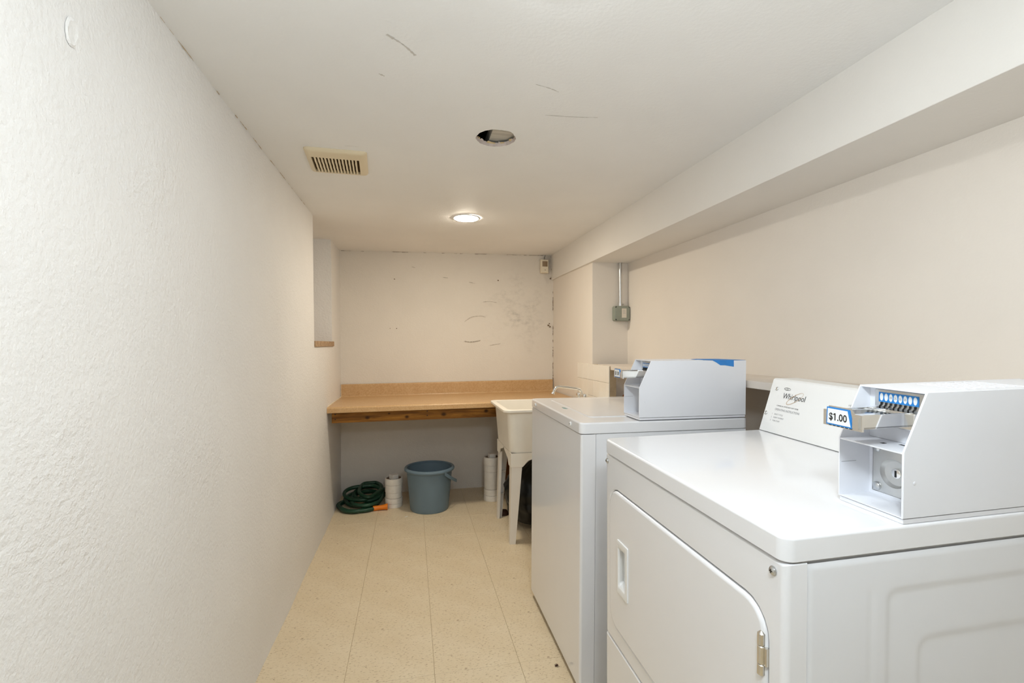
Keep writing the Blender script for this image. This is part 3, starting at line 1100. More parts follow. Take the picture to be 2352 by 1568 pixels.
for k in range(6):
    bm = B()
    s = 1 if k % 2 else -1
    xx = -0.004 + 0.004 * (k // 2)
    tube(bm, [(xx, s * 0.002, 0.003), (xx + 0.001, s * 0.006, 0.005), (xx + 0.002, s * 0.010, 0.0005)], 0.0005, 5)
    obj('leg', bm, 'brown', bug)

# ------------------------------------------------------------------ motion sensor and junction box
ms = thing('motion_sensor', 'small cream motion sensor in the upper corner of the back wall', 'sensor', (1.136, YB - 0.004, 1.836), (0, 0, 0))
bm = B()
lp = []
for ins, r, y in ((0.0, 0.005, 0.0), (0.0, 0.005, -0.018), (0.002, 0.006, -0.030), (0.008, 0.006, -0.036)):
    lp.append([(a, y, b) for a, b in rr(-0.036 + ins, 0.036 - ins, 0.002 + ins, 0.122 - ins, r)])
loft(bm, lp)
obj('case', bm, 'sensor', ms)
bm = B()
lp = []
for k in range(9):
    x = -0.025 + 0.05 * k / 8
    y = -0.034 - 0.006 * math.cos((x / 0.025) * 1.3)
    lp.append([(x, y, 0.058), (x, y, 0.104), (x, -0.030, 0.104), (x, -0.030, 0.058)])
loft(bm, lp)
obj('lens', bm, 'sensor_lens', ms)
bm = B()
lathe(bm, [(0.004, -0.0355), (0.004, -0.0372), (0.002, -0.0378)], 0.002, 0.028, 10, axis=1, cap1=True)
obj('indicator', bm, 'sensor_lens', ms)
bm = B()
tube(bm, spline([(0.0, -0.012, 0.121), (0.001, -0.012, 0.137), (0.006, -0.008, 0.150), (0.010, -0.004, 0.162)], 5), 0.002, 6)
obj('wire', bm, 'black', ms)

jb = thing('junction_box', 'grey metal junction box with conduit on the column beside the bulkhead', 'junction box', (1.427, CY0 - 0.0005, 1.432))
bm = B()
lp = []
for ins, r, y in ((0.0, 0.012, 0.0), (0.0, 0.012, -0.038), (0.002, 0.011, -0.041)):
    lp.append([(a, y, b) for a, b in rr(-0.057 + ins, 0.057 - ins, -0.052 + ins, 0.052 - ins, r)])
loft(bm, lp)
obj('case', bm, 'jbox', jb)
bm = B()
lp = []
octo = lambda i: [(-0.054 + i, -0.036), (-0.054 + i, 0.036), (-0.040, 0.050 - i), (0.040, 0.050 - i), (0.054 - i, 0.036), (0.054 - i, -0.036), (0.040, -0.050 + i), (-0.040, -0.050 + i)]
for i, y in ((0.0, -0.041), (0.0, -0.044), (0.006, -0.0475)):
    lp.append([(a, y, b) for a, b in octo(i)])
loft(bm, lp)
cv = obj('cover', bm, 'jbox', jb)
for sx_ in (-1, 1):
    for sz_ in (-1, 1):
        bm = B()
        lathe(bm, [(0.006, -0.041), (0.006, -0.044), (0.004, -0.0455)], sx_ * 0.046, sz_ * 0.041, 10, axis=1, cap1=True)
        obj('screw', bm, 'black', jb)
bm = B()
box(bm, -0.008, 0.027, -0.0482, -0.0474, -0.030, 0.034)
st = obj('sticker', bm, 'cream_paper', jb)
for k, (x, z, w) in enumerate(((0.0, 0.020, 0.016), (0.0, 0.013, 0.018), (0.002, 0.006, 0.014), (0.0, 0.0, 0.02))):
    bm = B()
    box(bm, x, x + w, -0.0486, -0.0480, z, z + 0.0012)
    obj('print_line', bm, 'print_grey', st)
bm = B()
tube(bm, [(-0.008, -0.022, 0.05), (-0.008, -0.022, 0.352)], 0.0115, 20)
cd = obj('conduit', bm, 'zinc', jb)
bm = B()
tube(bm, [(-0.008, -0.022, 0.048), (-0.008, -0.022, 0.075)], 0.0155, 16)
cp = obj('coupling', bm, 'zinc', jb)
bm = B()
tube(bm, [(-0.004, -0.03, 0.064), (0.009, -0.042, 0.064)], 0.004, 8)
obj('set_screw', bm, 'zinc', cp)


# ------------------------------------------------------------------ laundry machines
MW = 0.686


def pan_screw(parent, loc, mat='zinc', r=0.0065):
    """pan head screw facing -x"""
    bm = B()
    lathe(bm, [(r * 1.15, 0.0), (r * 1.15, -0.001), (r, -0.0012), (r * 0.95, -0.003), (r * 0.6, -0.0045), (r * 0.12, -0.0048)], n=20, axis=0, cap1=True)
    s = obj('screw', bm, mat, parent, loc=loc)
    bm = B()
    box(bm, -0.0050, -0.0046, -r * 0.5, r * 0.5, -r * 0.12, r * 0.12)
    box(bm, -0.0050, -0.0046, -r * 0.12, r * 0.12, -r * 0.5, r * 0.5)
    obj('cross_slot', bm, 'gap', s)
    return s


def foot(parent, u, v, zlow, ztop):
    bm = B()
    lathe(bm, [(0.019, zlow), (0.020, zlow + 0.004), (0.012, zlow + 0.008), (0.006, zlow + 0.010), (0.006, ztop)], u, v, 16, cap0=True, cap1=True)
    obj('foot', bm, 'black', parent)


def side_press(u, w):
    """pressed relief of a cabinet side: u depth from the front, w height below the top"""
    def inside(u0, w0, r, soft):
        a, b = u - u0, (-w) - w0        # distances inside from left and top edge
        if a < r and b < r:
            d = r - math.hypot(r - a, r - b)
        else:
            d = min(a, b)
        # right and bottom limits
        d = min(d, 0.662 - (u0 - 0.19) * 0.6 - u, 0.83 + w)
        t = max(0.0, min(1.0, d / soft))
        return t * t * (3 - 2 * t)
    y = 0.0022 * inside(0.186, 0.100, 0.022, 0.010) + 0.0022 * inside(0.250, 0.186, 0.03, 0.012)
    d = abs(u - 0.158) - 0.006
    if -w > 0.1 and -w < 0.84:
        t = max(0.0, min(1.0, -d / 0.006))
        y += 0.0012 * t
    return y


def side_panel(parent, h, u0, u1, mat, press=True):
    bm = B()
    nu, nz = 120, 150
    G = {}
    for i in range(nu + 1):
        u = u0 + (u1 - u0) * i / nu
        for j in range(nz + 1):
            w = -0.0455 - (h - 0.0455 - 0.02) * j / nz
            yy = side_press(u, w) if press else 0.0
            if i == 0 or j == 0:
                yy += 0.0025
            G[i, j] = bm.verts.new((u, yy, h + w))
    for i in range(nu):
        for j in range(nz):
            bm.faces.new((G[i, j], G[i + 1, j], G[i + 1, j + 1], G[i, j + 1]))
    return obj('side_panel', bm, mat, parent, ang=60)


def top_panel(parent, h, name, depth, T):
    bm = B()
    lp = []
    for ins, z in ((0.010, -T), (0.0015, -T), (0.0, -T + 0.0015), (0.0, -0.006), (0.0005, -0.0036), (0.002, -0.0016), (0.0042, -0.0004), (0.0065, 0.0)):
        lp.append([(a, b, h + z) for a, b in rr(-0.003 + ins, depth - ins, -0.002 + ins, MW + 0.002 - ins, 0.020 - ins * 0.8, 6)])
    loft(bm, lp)
    return obj(name, bm, 'enamel', parent)


def front_shell(bm, h, v0, v1, z0, z1, depth, hole=None, r=0.011):
    lp = [[(depth, a, b) for a, b in rr(v0, v1, z0, z1, 0.002, 5)]]
    for k in range(5):
        t = (PI / 2) * k / 4
        ins = r * (1 - math.cos(t))
        lp.append([(r - r * math.sin(t), a, b) for a, b in rr(v0 + ins, v1 - ins, z0 + ins * 0.5, z1 - ins * 0.5, 0.002, 5)])
    if hole:
        hv0, hv1, hz0, hz1, hr = hole
        lp.append([(0.0, a, b) for a, b in rr(hv0 - 0.003, hv1 + 0.003, hz0 - 0.003, hz1 + 0.003, hr + 0.003, 5)])
        lp.append([(0.003, a, b) for a, b in rr(hv0, hv1, hz0, hz1, hr, 5)])
        lp.append([(0.016, a, b) for a, b in rr(hv0, hv1, hz0, hz1, hr, 5)])
        lp.append([(0.018, a, b) for a, b in rr(hv0 + 0.01, hv1 - 0.01, hz0 + 0.01, hz1 - 0.01, hr, 5)])
        loft(bm, lp, False, True)
    else:
        loft(bm, lp, False, True)


# ---------------- dryer
HD = 0.924
dr_rot = (0.0268, -0.0133, -0.0023)
DM = Matrix.Rotation(dr_rot[2], 3, 'Z') @ Matrix.Rotation(dr_rot[1], 3, 'Y') @ Matrix.Rotation(dr_rot[0], 3, 'X')
DO = Vector((0.5511, 0.6202, 0.9287))
dryer = thing('clothes_dryer', 'white coin-operated dryer with a hinged front door, nearest machine', 'dryer', DO + DM @ Vector((0, 0, -HD)), dr_rot)
ZBOT = 0.028
bm = B()
box(bm, 0.036, 0.672, 0.006, MW - 0.003, ZBOT, HD - 0.030)
obj('cabinet', bm, 'enamel_side', dryer)
side_panel(dryer, HD, 0.0395, 0.675, 'enamel_side')
door_hole = (0.037 - 0.002, 0.654 + 0.002, HD - 0.518, HD - 0.128, 0.052)
bm = B()
front_shell(bm, HD, 0.0, MW, HD - 0.5655, HD - 0.0425, 0.0385, door_hole)
obj('front_panel', bm, 'enamel', dryer)
bm = B()
front_shell(bm, HD, 0.0, MW, ZBOT, HD - 0.5685, 0.0385, None, 0.008)
obj('kick_panel', bm, 'enamel', dryer)
top_panel(dryer, HD, 'top_panel', 0.69, 0.0395)
# door with a finger recess
hv0, hv1, hz0, hz1 = 0.533, 0.590, HD - 0.392, HD - 0.266
bm = B()
lp = []
dz0, dz1 = HD - 0.516, HD - 0.130
lp.append([(0.014, a, b) for a, b in rr(0.037, 0.654, dz0, dz1, 0.05, 6)])
for k in range(5):
    t = (PI / 2) * k / 4
    r = 0.008
    ins = r * (1 - math.cos(t))
    lp.append([(0.004 - r * math.sin(t), a, b) for a, b in rr(0.037 + ins, 0.654 - ins, dz0 + ins, dz1 - ins, 0.05 - ins, 6)])
lp.append([(-0.004, a, b) for a, b in rr(hv0, hv1, hz0, hz1, 0.004, 6)])
lp.append([(0.012, a, b) for a, b in rr(hv0, hv1, hz0, hz1, 0.004, 6)])
loft(bm, lp, False, True)
door = obj('door', bm, 'enamel', dryer)
bm = B()
lp = []
for (a0, a1, b0, b1, r, x) in ((0.530, 0.594, HD - 0.402, HD - 0.256, 0.003, -0.004), (0.530, 0.594, HD - 0.402, HD - 0.256, 0.003, -0.0068), (0.532, 0.592, HD - 0.400, HD - 0.258, 0.003, -0.0078),
                               (0.541, 0.586, HD - 0.385, HD - 0.273, 0.006, -0.0078), (0.543, 0.584, HD - 0.378, HD - 0.280, 0.006, -0.003), (0.543, 0.588, HD - 0.372, HD - 0.288, 0.006, 0.010)):
    lp.append([(x, a, b) for a, b in rr(a0, a1, b0, b1, r, 4)])
loft(bm, lp, False, True)
obj('handle', bm, 'console_white', door)
hg = None
for k, (za, zb, rad) in enumerate(((-0.192, -0.172, 0.0060), (-0.222, -0.1925, 0.0060), (-0.240, -0.2225, 0.0060))):
    bm = B()
    lathe(bm, [(0.002, HD + za), (rad - 0.001, HD + za), (rad, HD + za + 0.001), (rad, HD + zb - 0.001), (rad - 0.001, HD + zb), (0.002, HD + zb + (0.003 if k == 0 else 0))], -0.0045, 0.0445, 16, cap0=True, cap1=True)
    if hg is None:
        hg = obj('hinge', bm, 'nickel', dryer)
    else:
        obj('hinge_knuckle', bm, 'nickel', hg)
bm = B()
box(bm, -0.0045, 0.002, 0.033, 0.0445, HD - 0.222, HD - 0.1925, 0.0008)
obj('hinge_leaf', bm, 'nickel', hg)
pan_screw(dryer, (-0.0005, 0.0245, HD - 0.062))
pan_screw(dryer, (-0.0005, 0.6715, HD - 0.062))
# control console, leaning back
bm = B()
cpts = [(0.506, 0.002), (0.556, 0.156), (0.562, 0.160), (0.640, 0.158), (0.645, 0.150), (0.645, 0.002)]
c0, c1 = 0.128, 0.683
loft(bm, [[(p, c0, HD + q) for p, q in cpts], [(p, c1 - 0.003, HD + q) for p, q in cpts], [(p + (0.002 if p < 0.6 else -0.002), c1, HD + max(0.002, q - 0.002)) for p, q in cpts]])
con = obj('console', bm, 'console_white', dryer, ang=25)
cang = math.atan2(0.050, 0.154)      # lean


def on_console(v, s):
    """point on the sloping console face: v along width, s distance up the slope"""
    return Vector((0.506 + s * math.sin(cang), v, HD + 0.002 + s * math.cos(cang)))


cn = Vector((-math.cos(cang), 0, math.sin(cang)))
# text frame: x axis runs toward -y, y axis runs up the slope, normal = cn
TM = Matrix(((0, math.sin(cang), -math.cos(cang)), (-1, 0, 0), (0, math.cos(cang), math.sin(cang))))
trot = TM.to_euler()


def ctext(s, v, sl, size, mat, sx=1.0, shear=0.0, off=0.0):
    return text('lettering', s, size, mat, con, on_console(v, sl) + cn * 0.0006, trot, sx, 'LEFT', shear, off)


ctext('Whirlpool', 0.625, 0.108, 0.0245, 'print_dark', 0.82, 0.08)
ctext('COMMERCIAL LIMITED HEAVY DUTY DRYER', 0.638, 0.082, 0.0052, 'print_dark', 0.80)
ctext('OPERATING INSTRUCTIONS', 0.641, 0.069, 0.0092, 'print_grey', 0.80)
for k, s in enumerate(('SELECT CYCLE', 'INSERT PAYMENT', 'PUSH START')):
    ctext(str(k + 1), 0.648, 0.055 - 0.010 * k, 0.0062, 'print_grey')
    ctext(s, 0.638, 0.055 - 0.010 * k, 0.0062, 'print_grey', 0.82)
ctext('HEAVY', 0.405, 0.118, 0.0068, 'print_grey')


def ring(name, v, s, a, b, rot, w, mat, parent):
    bm = B()
    Lo, Li = [], []
    for k in range(40):
        t = 2 * PI * k / 40
        wv = w * (0.6 + 0.6 * abs(math.sin(t * 0.5)))
        for L, aa, bb in ((Lo, a, b), (Li, a - wv, b - wv)):
            x, y = aa * math.cos(t), bb * math.sin(t)
            xr, yr = x * math.cos(rot) - y * math.sin(rot), x * math.sin(rot) + y * math.cos(rot)
            L.append(on_console(v - xr, s + yr) + cn * 0.0008)
    loft(bm, [Lo, Li], False, False)
    return obj(name, bm, mat, parent, smooth=False)


ring('logo_ring', 0.578, 0.112, 0.032, 0.010, 0.62, 0.0011, 'print_gold', con)
ring('logo_oval', 0.614, 0.1375, 0.0125, 0.0042, -0.05, 0.0012, 'print_dark', con)
ctext('DC', 0.617, 0.1355, 0.0055, 'print_dark')
for v, s in ((0.655, 0.134), (0.672, 0.055)):
    bm = B()
    lathe(bm, [(0.0058, 0.0), (0.0056, 0.0015), (0.004, 0.0028), (0.0034, 0.002), (0.0006, 0.0018)], n=18, cap1=True)
    sc = obj('console_screw', bm, 'zinc', con, loc=on_console(v, s), rot=cn.to_track_quat('Z', 'Y').to_euler())
for u, v in ((0.06, 0.05), (0.06, MW - 0.05), (0.63, 0.05), (0.63, MW - 0.05)):
    wz = (dryer.location + DM @ Vector((u, v, 0))).z
    foot(dryer, u, v, -wz + 0.0002, ZBOT + 0.005)

# ---------------- washer
HW = 0.944
ws_rot = (0.0135, 0.0026, 0.0011)
WM = Matrix.Rotation(ws_rot[2], 3, 'Z') @ Matrix.Rotation(ws_rot[1], 3, 'Y') @ Matrix.Rotation(ws_rot[0], 3, 'X')
WO = Vector((0.5715, 1.5632, 0.9483))
washer = thing('washing_machine', 'white coin-operated top-loading washer beside the laundry sink', 'washer', WO + WM @ Vector((0, 0, -HW)), ws_rot)
bm = B()
box(bm, 0.05, 0.640, 0.004, MW - 0.003, 0.022, HW - 0.030)
obj('cabinet', bm, 'enamel_side', washer)
bm = B()
G = [(0.0545, 0.0, 0.022), (0.645, 0.0, 0.022), (0.645, 0.0, HW - 0.0405), (0.0545, 0.0, HW - 0.0405)]
loft(bm, [G, [(a, 0.006, c) for a, b, c in G]])
obj('side_panel', bm, 'enamel_side', washer)
bm = B()
front_shell(bm, HW, 0.0, MW, 0.015, HW - 0.041, 0.0535, None, 0.009)
obj('front_panel', bm, 'enamel', washer)
dk = top_panel(washer, HW, 'top_deck', 0.655, 0.0385)
bm = B()
lp = []
for ins, z in ((0.0, -0.001), (0.0, 0.0012), (0.002, 0.0024), (0.005, 0.003), (0.008, 0.0025), (0.02, 0.0022)):
    lp.append([(a, b, HW + z) for a, b in rr(0.070 + ins, 0.47 - ins, 0.125 + ins - 0.02, 0.612 - ins, 0.02, 5)])
loft(bm, lp, False, True)
obj('lid', bm, 'enamel', washer)
for v in (0.600, 0.100):
    s = pan_screw(dk, (-0.0035, v, HW - 0.0195), 'console_white', 0.0075)
bm = B()
loft(bm, [[(0.047, 0.335, HW), (0.060, 0.325, HW), (0.058, 0.362, HW), (0.049, 0.368, HW)], [(0.047, 0.335, HW + 0.001), (0.060, 0.325, HW + 0.001), (0.058, 0.362, HW + 0.001), (0.049, 0.368, HW + 0.001)]])
o = obj('lid_sticker', bm, 'teal', dk, smooth=False)
bm = B()
cp_ = [(0.525, 0.002), (0.565, 0.118), (0.571, 0.122), (0.625, 0.120), (0.630, 0.112), (0.630, 0.002)]
loft(bm, [[(p, 0.150, HW + q) for p, q in cp_], [(p, 0.470, HW + q) for p, q in cp_]])
obj('console', bm, 'console_white', washer, ang=25)
for u, v in ((0.06, 0.05), (0.06, MW - 0.05), (0.60, 0.05), (0.60, MW - 0.05)):
    wz = (washer.location + WM @ Vector((u, v, 0))).z
    foot(washer, u, v, -wz + 0.0002, 0.026)


# ------------------------------------------------------------------ coin meters
def coin_meter(label, mloc, mrot, width, length):
    """origin at the near lower front corner; x runs back, y across, z up"""
    r = thing('coin_meter', label, 'coin meter', mloc, mrot, group='coin meters on the machines')
    W, Ln, T = width, length, 0.0028
    zb, zm, zt = 0.0085, 0.115, 0.210
    xt = 0.045
    dp = 0.066
    # base plate
    bm = B()
    lp = [[(a, b, z) for a, b in rr(0.002, Ln - 0.001, 0.001, W - 0.001, 0.002, 2)] for z in (0.0002, zb - 0.0012)]
    loft(bm, lp)
    obj('base_plate', bm, 'meter_white', r)
    prof = [(0.0, zb), (0.0, zm), (xt, zt), (Ln, zt), (Ln, zb)]

    def side(y0, y1):
        bm = B()
        k = 0.0008
        inner = [(0.0 + k, zb + k), (0.0 + k, zm), (xt + k, zt - k), (Ln - k, zt - k), (Ln - k, zb + k)]
        o_, i_ = (y0, y1)
        if y0 == 0.0:
            L = [[(p, y0, q) for p, q in inner], [(p, y0 + k, q) for p, q in prof], [(p, y1, q) for p, q in prof]]
        else:
            L = [[(p, y0, q) for p, q in prof], [(p, y1 - k, q) for p, q in prof], [(p, y1, q) for p, q in inner]]
        loft(bm, L)
        return obj('side_plate', bm, 'meter_white', r)
    near = side(0.0, T)
    far = side(W - T, W)
    bm = B()
    box(bm, xt + 0.0006, Ln - 0.0005, T, W - T, zt - T, zt - 0.0002)
    tp = obj('top_plate', bm, 'meter_white', r)
    bm = B()
    box(bm, Ln - T, Ln - 0.0003, T, W - T, zb, zt - T)
    obj('back_plate', bm, 'meter_white', r)
    bm = B()
    box(bm, 0.0008, dp, T, W - T, zb, zb + 0.002)
    obj('floor_plate', bm, 'meter_white', r)
    bm = B()
    box(bm, 0.0006, dp + 0.004, T, W - T, zm - T, zm - 0.0004)
    sh = obj('divider_shelf', bm, 'meter_white', r)
    for (a0, a1, b0, b1) in ((0.030, 0.038, 0.060, 0.066), (0.048, 0.054, 0.036, 0.048)):
        bm = B()
        box(bm, a0, a1, b0, b1, zm - 0.0004, zm - 0.0001)
        obj('slot', bm, 'gap', sh)
    bm = B()
    box(bm, dp, dp + T, T, W - T, zm, zt - T)
    obj('upper_panel', bm, 'meter_white', r)
    # frame around the cash box door
    bm = B()
    lp = []
    y0, y1, z0, z1 = T, W - T, zb + 0.002, zm - T
    for (ins, x) in ((0.0, dp + 0.003), (0.0, dp), (0.0055, dp), (0.0055, dp + 0.003)):
        lp.append([(x, a, b) for a, b in rr(y0 + ins, y1 - ins, z0 + ins, z1 - ins, 0.0005, 1)])
    loft(bm, lp, False, False)
    obj('door_frame', bm, 'meter_white', r)
    bm = B()
    lcy, lcz, lr = 0.0715, 0.056, 0.0255
    n = 40
    outer = []
    hole = []
    ya, yb_, za, zb_ = T + 0.006, W - T - 0.006, zb + 0.008, zm - T - 0.006
    for k in range(n):
        t = 2 * PI * k / n
        dx, dy = math.cos(t), math.sin(t)
        s = min(((yb_ - lcy) / dx if dx > 1e-9 else (ya - lcy) / dx if dx < -1e-9 else 9), ((zb_ - lcz) / dy if dy > 1e-9 else (za - lcz) / dy if dy < -1e-9 else 9))
        outer.append((lcy + dx * s, lcz + dy * s))
        hole.append((dx, dy))
    for cyy, czz in ((ya, za), (yb_, za), (yb_, zb_), (ya, zb_)):
        k = min(range(n), key=lambda q: (outer[q][0] - cyy) ** 2 + (outer[q][1] - czz) ** 2)
        outer[k] = (cyy, czz)
    L = [[(dp + 0.0015, a, b) for a, b in outer]]
    for rr_, xx in ((lr, dp + 0.0015), (lr * 0.96, dp + 0.004), (lr * 0.84, dp + 0.0075), (lr * 0.5, dp + 0.0085), (lr * 0.30, dp + 0.0085)):
        L.append([(xx, lcy + a * rr_, lcz + b * rr_) for a, b in hole])
    loft(bm, L, False, True)
    cd_ = obj('cash_box_door', bm, 'brushed', r)
    bm = B()
    lathe(bm, [(0.0085, dp + 0.0085), (0.0085, dp + 0.0060), (0.0075, dp + 0.0052), (0.0015, dp + 0.0050)], lcy, lcz, 24, axis=0, cap1=True)
    lk = obj('lock', bm, 'chrome', cd_)
    bm = B()
    box(bm, dp + 0.0044, dp + 0.0051, lcy - 0.0018, lcy + 0.0012, lcz - 0.0062, lcz + 0.0055)
    obj('keyhole', bm, 'black', cd_)
    for (yy, zz) in ((W - 0.0175, 0.026), (W - 0.0175, 0.096)):
        bm = B()
        lathe(bm, [(0.0078, dp + 0.0015), (0.0074, dp - 0.0015), (0.0055, dp - 0.0035), (0.001, dp - 0.0042)], yy, zz, 20, axis=0, cap1=True)
        obj('bolt', bm, 'zinc', cd_)
    bm = B()
    lathe(bm, [(0.0028, -0.0001), (0.0026, -0.0008), (0.0008, -0.001)], 0.022, 0.065, 10, axis=1, cap1=True)
    obj('rivet', bm, 'meter_white', near)
    # seam line on the inside of the far plate
    bm = B()
    box(bm, 0.004, 0.036, W - T - 0.0003, W - T + 0.0002, 0.070, 0.0706)
    obj('seam', bm, 'print_grey', far)
    for a in range(7):      # louvres pressed in the top
        bm = B()
        x_ = 0.15 + 0.022 * a
        box(bm, x_, x_ + 0.003, 0.02, W - 0.02, zt - 0.0003, zt + 0.0008)
        obj('louvre', bm, 'meter_white', tp)
    # coin chute plate with the printed coin strip
    bm = B()
    sy0, sy1 = 0.016, 0.104
    box(bm, dp - 0.004, dp, sy0, sy1, 0.1735, 0.2035, 0.0012)
    chute = obj('chute_plate', bm, 'zinc', r)
    bm = B()
    py0, py1 = 0.026, 0.096
    box(bm, dp - 0.0046, dp - 0.0041, py0, py1, 0.1815, 0.1990)
    strip = obj('coin_strip', bm, 'blue', chute)
    st_rot = Matrix(((0, 0, -1), (-1, 0, 0), (0, 1, 0))).to_euler()
    for k in range(8):
        cy = py1 - 0.0055 - k * (py1 - py0 - 0.011) / 7
        bm = B()
        L = []
        for q in range(16):
            t = 2 * PI * q / 16
            L.append((dp - 0.0050, cy + 0.0031 * math.cos(t), 0.1905 + 0.0068 * math.sin(t)))
        loft(bm, [L, [(p[0] + 0.0004, p[1], p[2]) for p in L]])
        obj('coin_mark', bm, 'decal_white', strip, smooth=False)
        if 2 <= k <= 5:
            text('lettering', '25', 0.0050, 'print_dark', strip, (dp - 0.0053, cy, 0.1888), st_rot, 1.0, 'CENTER')
        bm = B()    # zigzag coin guide below the strip
        zz = [(0.1812, 0.0), (0.1775, 0.0), (0.1735, 0.0030), (0.1695, 0.0030)]
        L = [[(dp - 0.0065, cy + o_ - 0.0008, z), (dp - 0.0065, cy + o_ + 0.0008, z), (dp - 0.0042, cy + o_ + 0.0008, z), (dp - 0.0042, cy + o_ - 0.0008, z)] for z, o_ in zz]
        loft(bm, L)
        obj('coin_guide', bm, 'black', chute, smooth=False)
    # sliding coin tray
    s0, s1 = -0.047, dp - 0.0002
    ty0, ty1 = 0.030, 0.098
    zl, zh = 0.1485, 0.1720
    bm = B()
    box(bm, s0, s1, ty0, ty1, zl, zl + 0.003)
    box(bm, s0, s1, ty0, ty0 + 0.0025, zl, zh, 0.0006)
    box(bm, s0, s1, ty1 - 0.0025, ty1, zl, zh, 0.0006)
    box(bm, s0, s1, ty0 + 0.0025, ty1 - 0.0025, zh - 0.006, zh - 0.003)
    box(bm, s0 + 0.01, s1, 0.5 * (ty0 + ty1) + 0.010, 0.5 * (ty0 + ty1) + 0.014, zh - 0.004, zh + 0.001, 0.0005)
    slide = obj('coin_slide', bm, 'chrome', r)
    bm = B()
    # collar where the tray enters the box
    L = []
    for (ins, x) in ((0.0, dp - 0.002), (0.0, dp - 0.018), (0.002, dp - 0.020)):
        L.append([(x, a, b) for a, b in rr(ty0 - 0.009 + ins, ty1 + 0.007 - ins, zl - 0.006 + ins, zh - 0.0005 - ins, 0.002, 2)])
    loft(bm, L, False, True)
    obj('collar', bm, 'chrome', slide)
    bm = B()
    fp = [(ty0 - 0.003, zl - 0.0035), (ty1 + 0.003, zl - 0.0035), (ty1 + 0.003, zh), (ty1 - 0.006, zh), (ty1 - 0.008, zh + 0.0075), (ty0 + 0.020, zh + 0.0075), (ty0 + 0.013, zh), (ty0 - 0.003, zh)]
    loft(bm, [[(s0 - 0.004, a, b) for a, b in fp], [(s0, a, b) for a, b in fp]])
    obj('front_plate', bm, 'chrome', slide, smooth=False)
    bm = B()      # bracket holding the price card
    loft(bm, [[(s0 - 0.007, a, b) for a, b in ((ty0 + 0.001, zl), (ty0 + 0.012, zl), (ty0 + 0.012, zh - 0.004), (ty0 + 0.001, zh - 0.004))],
              [(s0 - 0.004, a, b) for a, b in ((ty0 + 0.001, zl), (ty0 + 0.012, zl), (ty0 + 0.012, zh - 0.004), (ty0 + 0.001, zh - 0.004))]])
    obj('card_bracket', bm, 'chrome', slide, smooth=False)
    bm = B()
    c_a, c_b = ty1 - 0.005, ty0 + 0.014
    card = [(c_a, zl - 0.001), (c_a - 0.001, zh + 0.0055), (c_b + 0.006, zh + 0.0055), (c_b - 0.001, zl - 0.001)]
    loft(bm, [[(s0 - 0.0062, a, b) for a, b in card], [(s0 - 0.0042, a, b) for a, b in card]])
    pc = obj('price_card', bm, 'blue', slide, smooth=False)
    bm = B()
    k = 0.0022
    card2 = [(c_a - k, zl - 0.001 + k), (c_a - 0.001 - k, zh + 0.0055 - k), (c_b + 0.006 + k * 0.6, zh + 0.0055 - k), (c_b - 0.001 + k, zl - 0.001 + k)]
    loft(bm, [[(s0 - 0.0066, a, b) for a, b in card2], [(s0 - 0.0061, a, b) for a, b in card2]])
    obj('card_face', bm, 'decal_white', pc, smooth=False)
    pt = text('lettering', '$1.00', 0.0172, 'black', pc, (s0 - 0.0068, c_a - 0.0055, zl + 0.0078), st_rot, 0.92, 'LEFT', 0.0, 0.0003)
    # give the figure one its flag
    bmt = B()
    bmt.from_mesh(pt.data)
    seen, best = set(), None
    for v0 in bmt.verts:
        if v0 in seen:
            continue
        st_, isl = [v0], []
        seen.add(v0)
        while st_:
            q = st_.pop()
            isl.append(q)
            for e in q.link_edges:
                w = e.other_vert(q)
                if w not in seen:
                    seen.add(w)
                    st_.append(w)
        xs = [q.co.x for q in isl]
        zs_ = [q.co.y for q in isl]
        if max(zs_) - min(zs_) > 0.008 and (best is None or max(xs) - min(xs) < best[1] - best[0]):
            best = (min(xs), max(xs), min(zs_), max(zs_))
    if best:
        xa, xb, ya_, yb2 = best
        bmt.faces.new([bmt.verts.new(p) for p in ((xb, yb2, 0), (xa, yb2, 0), (xa - 0.0024, yb2 - 0.0022, 0), (xa - 0.0024, yb2 - 0.0038, 0), (xa, yb2 - 0.0026, 0))])
        bmt.to_mesh(pt.data)
    bmt.free()
    for q in range(6):
        bm = B()
        yy = c_a - 0.006 - q * 0.008
        box(bm, s0 - 0.0046, s0 - 0.0041, yy - 0.0022, yy + 0.0022, zl - 0.0026, zl - 0.0014)
        obj('tooth', bm, 'black', slide)
    return r


coin_meter('white coin meter box with a clear $1.00 price card on the near dryer', DO + DM @ Vector((0.216, 0.0, 0.0003)), dr_rot, 0.119, 0.428)
coin_meter('white coin meter box with blue tape on top, on the far washer', WO + WM @ Vector((0.214, -0.003, 0.0033)), ws_rot, 0.125, 0.428)

# blue tape stuck on the washer meter
tp = thing('painter_tape', 'strip of blue tape folded over the top edge of the washer coin meter', 'tape', WO + WM @ Vector((0.214, -0.003, 0.0033)), ws_rot)
zt = 0.2105
bm = B()
outl = [(0.290, 0.0), (0.262, 0.040), (0.255, 0.085), (0.300, 0.118), (0.385, 0.112), (0.405, 0.060), (0.425, 0.001), (0.385, 0.0), (0.34, 0.0)]
loft(bm, [[(a, b, zt) for a, b in outl], [(a, b, zt + 0.0008 + 0.0008 * noise.noise((a * 40, b * 40, 0))) for a, b in outl]])
obj('top_piece', bm, 'tape', tp, smooth=False)
bm = B()
flap = [(0.287, 0.2105), (0.375, 0.2105), (0.3755, 0.187), (0.352, 0.1905), (0.338, 0.1925), (0.320, 0.1925), (0.303, 0.203)]
loft(bm, [[(a, -0.0002, b) for a, b in flap], [(a, -0.0010, b) for a, b in flap]])
obj('folded_flap', bm, 'tape', tp, smooth=False)

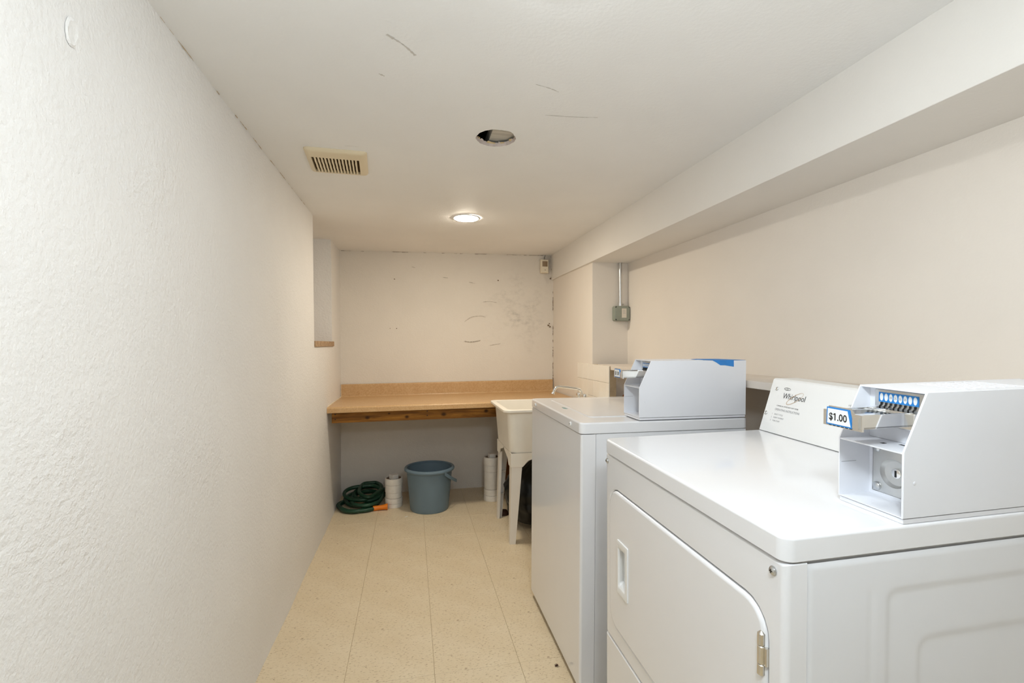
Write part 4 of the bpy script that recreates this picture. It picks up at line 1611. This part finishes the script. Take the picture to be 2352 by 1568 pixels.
# orange hose loop showing behind the washer
bm = B()
tube(bm, spline([(1.42, 2.62, 0.012), (1.42, 2.64, 0.50), (1.42, 2.68, 0.74), (1.41, 2.76, 0.875), (1.405, 2.86, 0.912), (1.40, 2.96, 0.893), (1.40, 3.04, 0.80), (1.40, 3.07, 0.55), (1.40, 3.08, 0.012)], 8), 0.011, 10)
o = obj('orange_hose', bm, 'orange')
tag(o, 'orange hose loop against the wall behind the washer', 'hose')
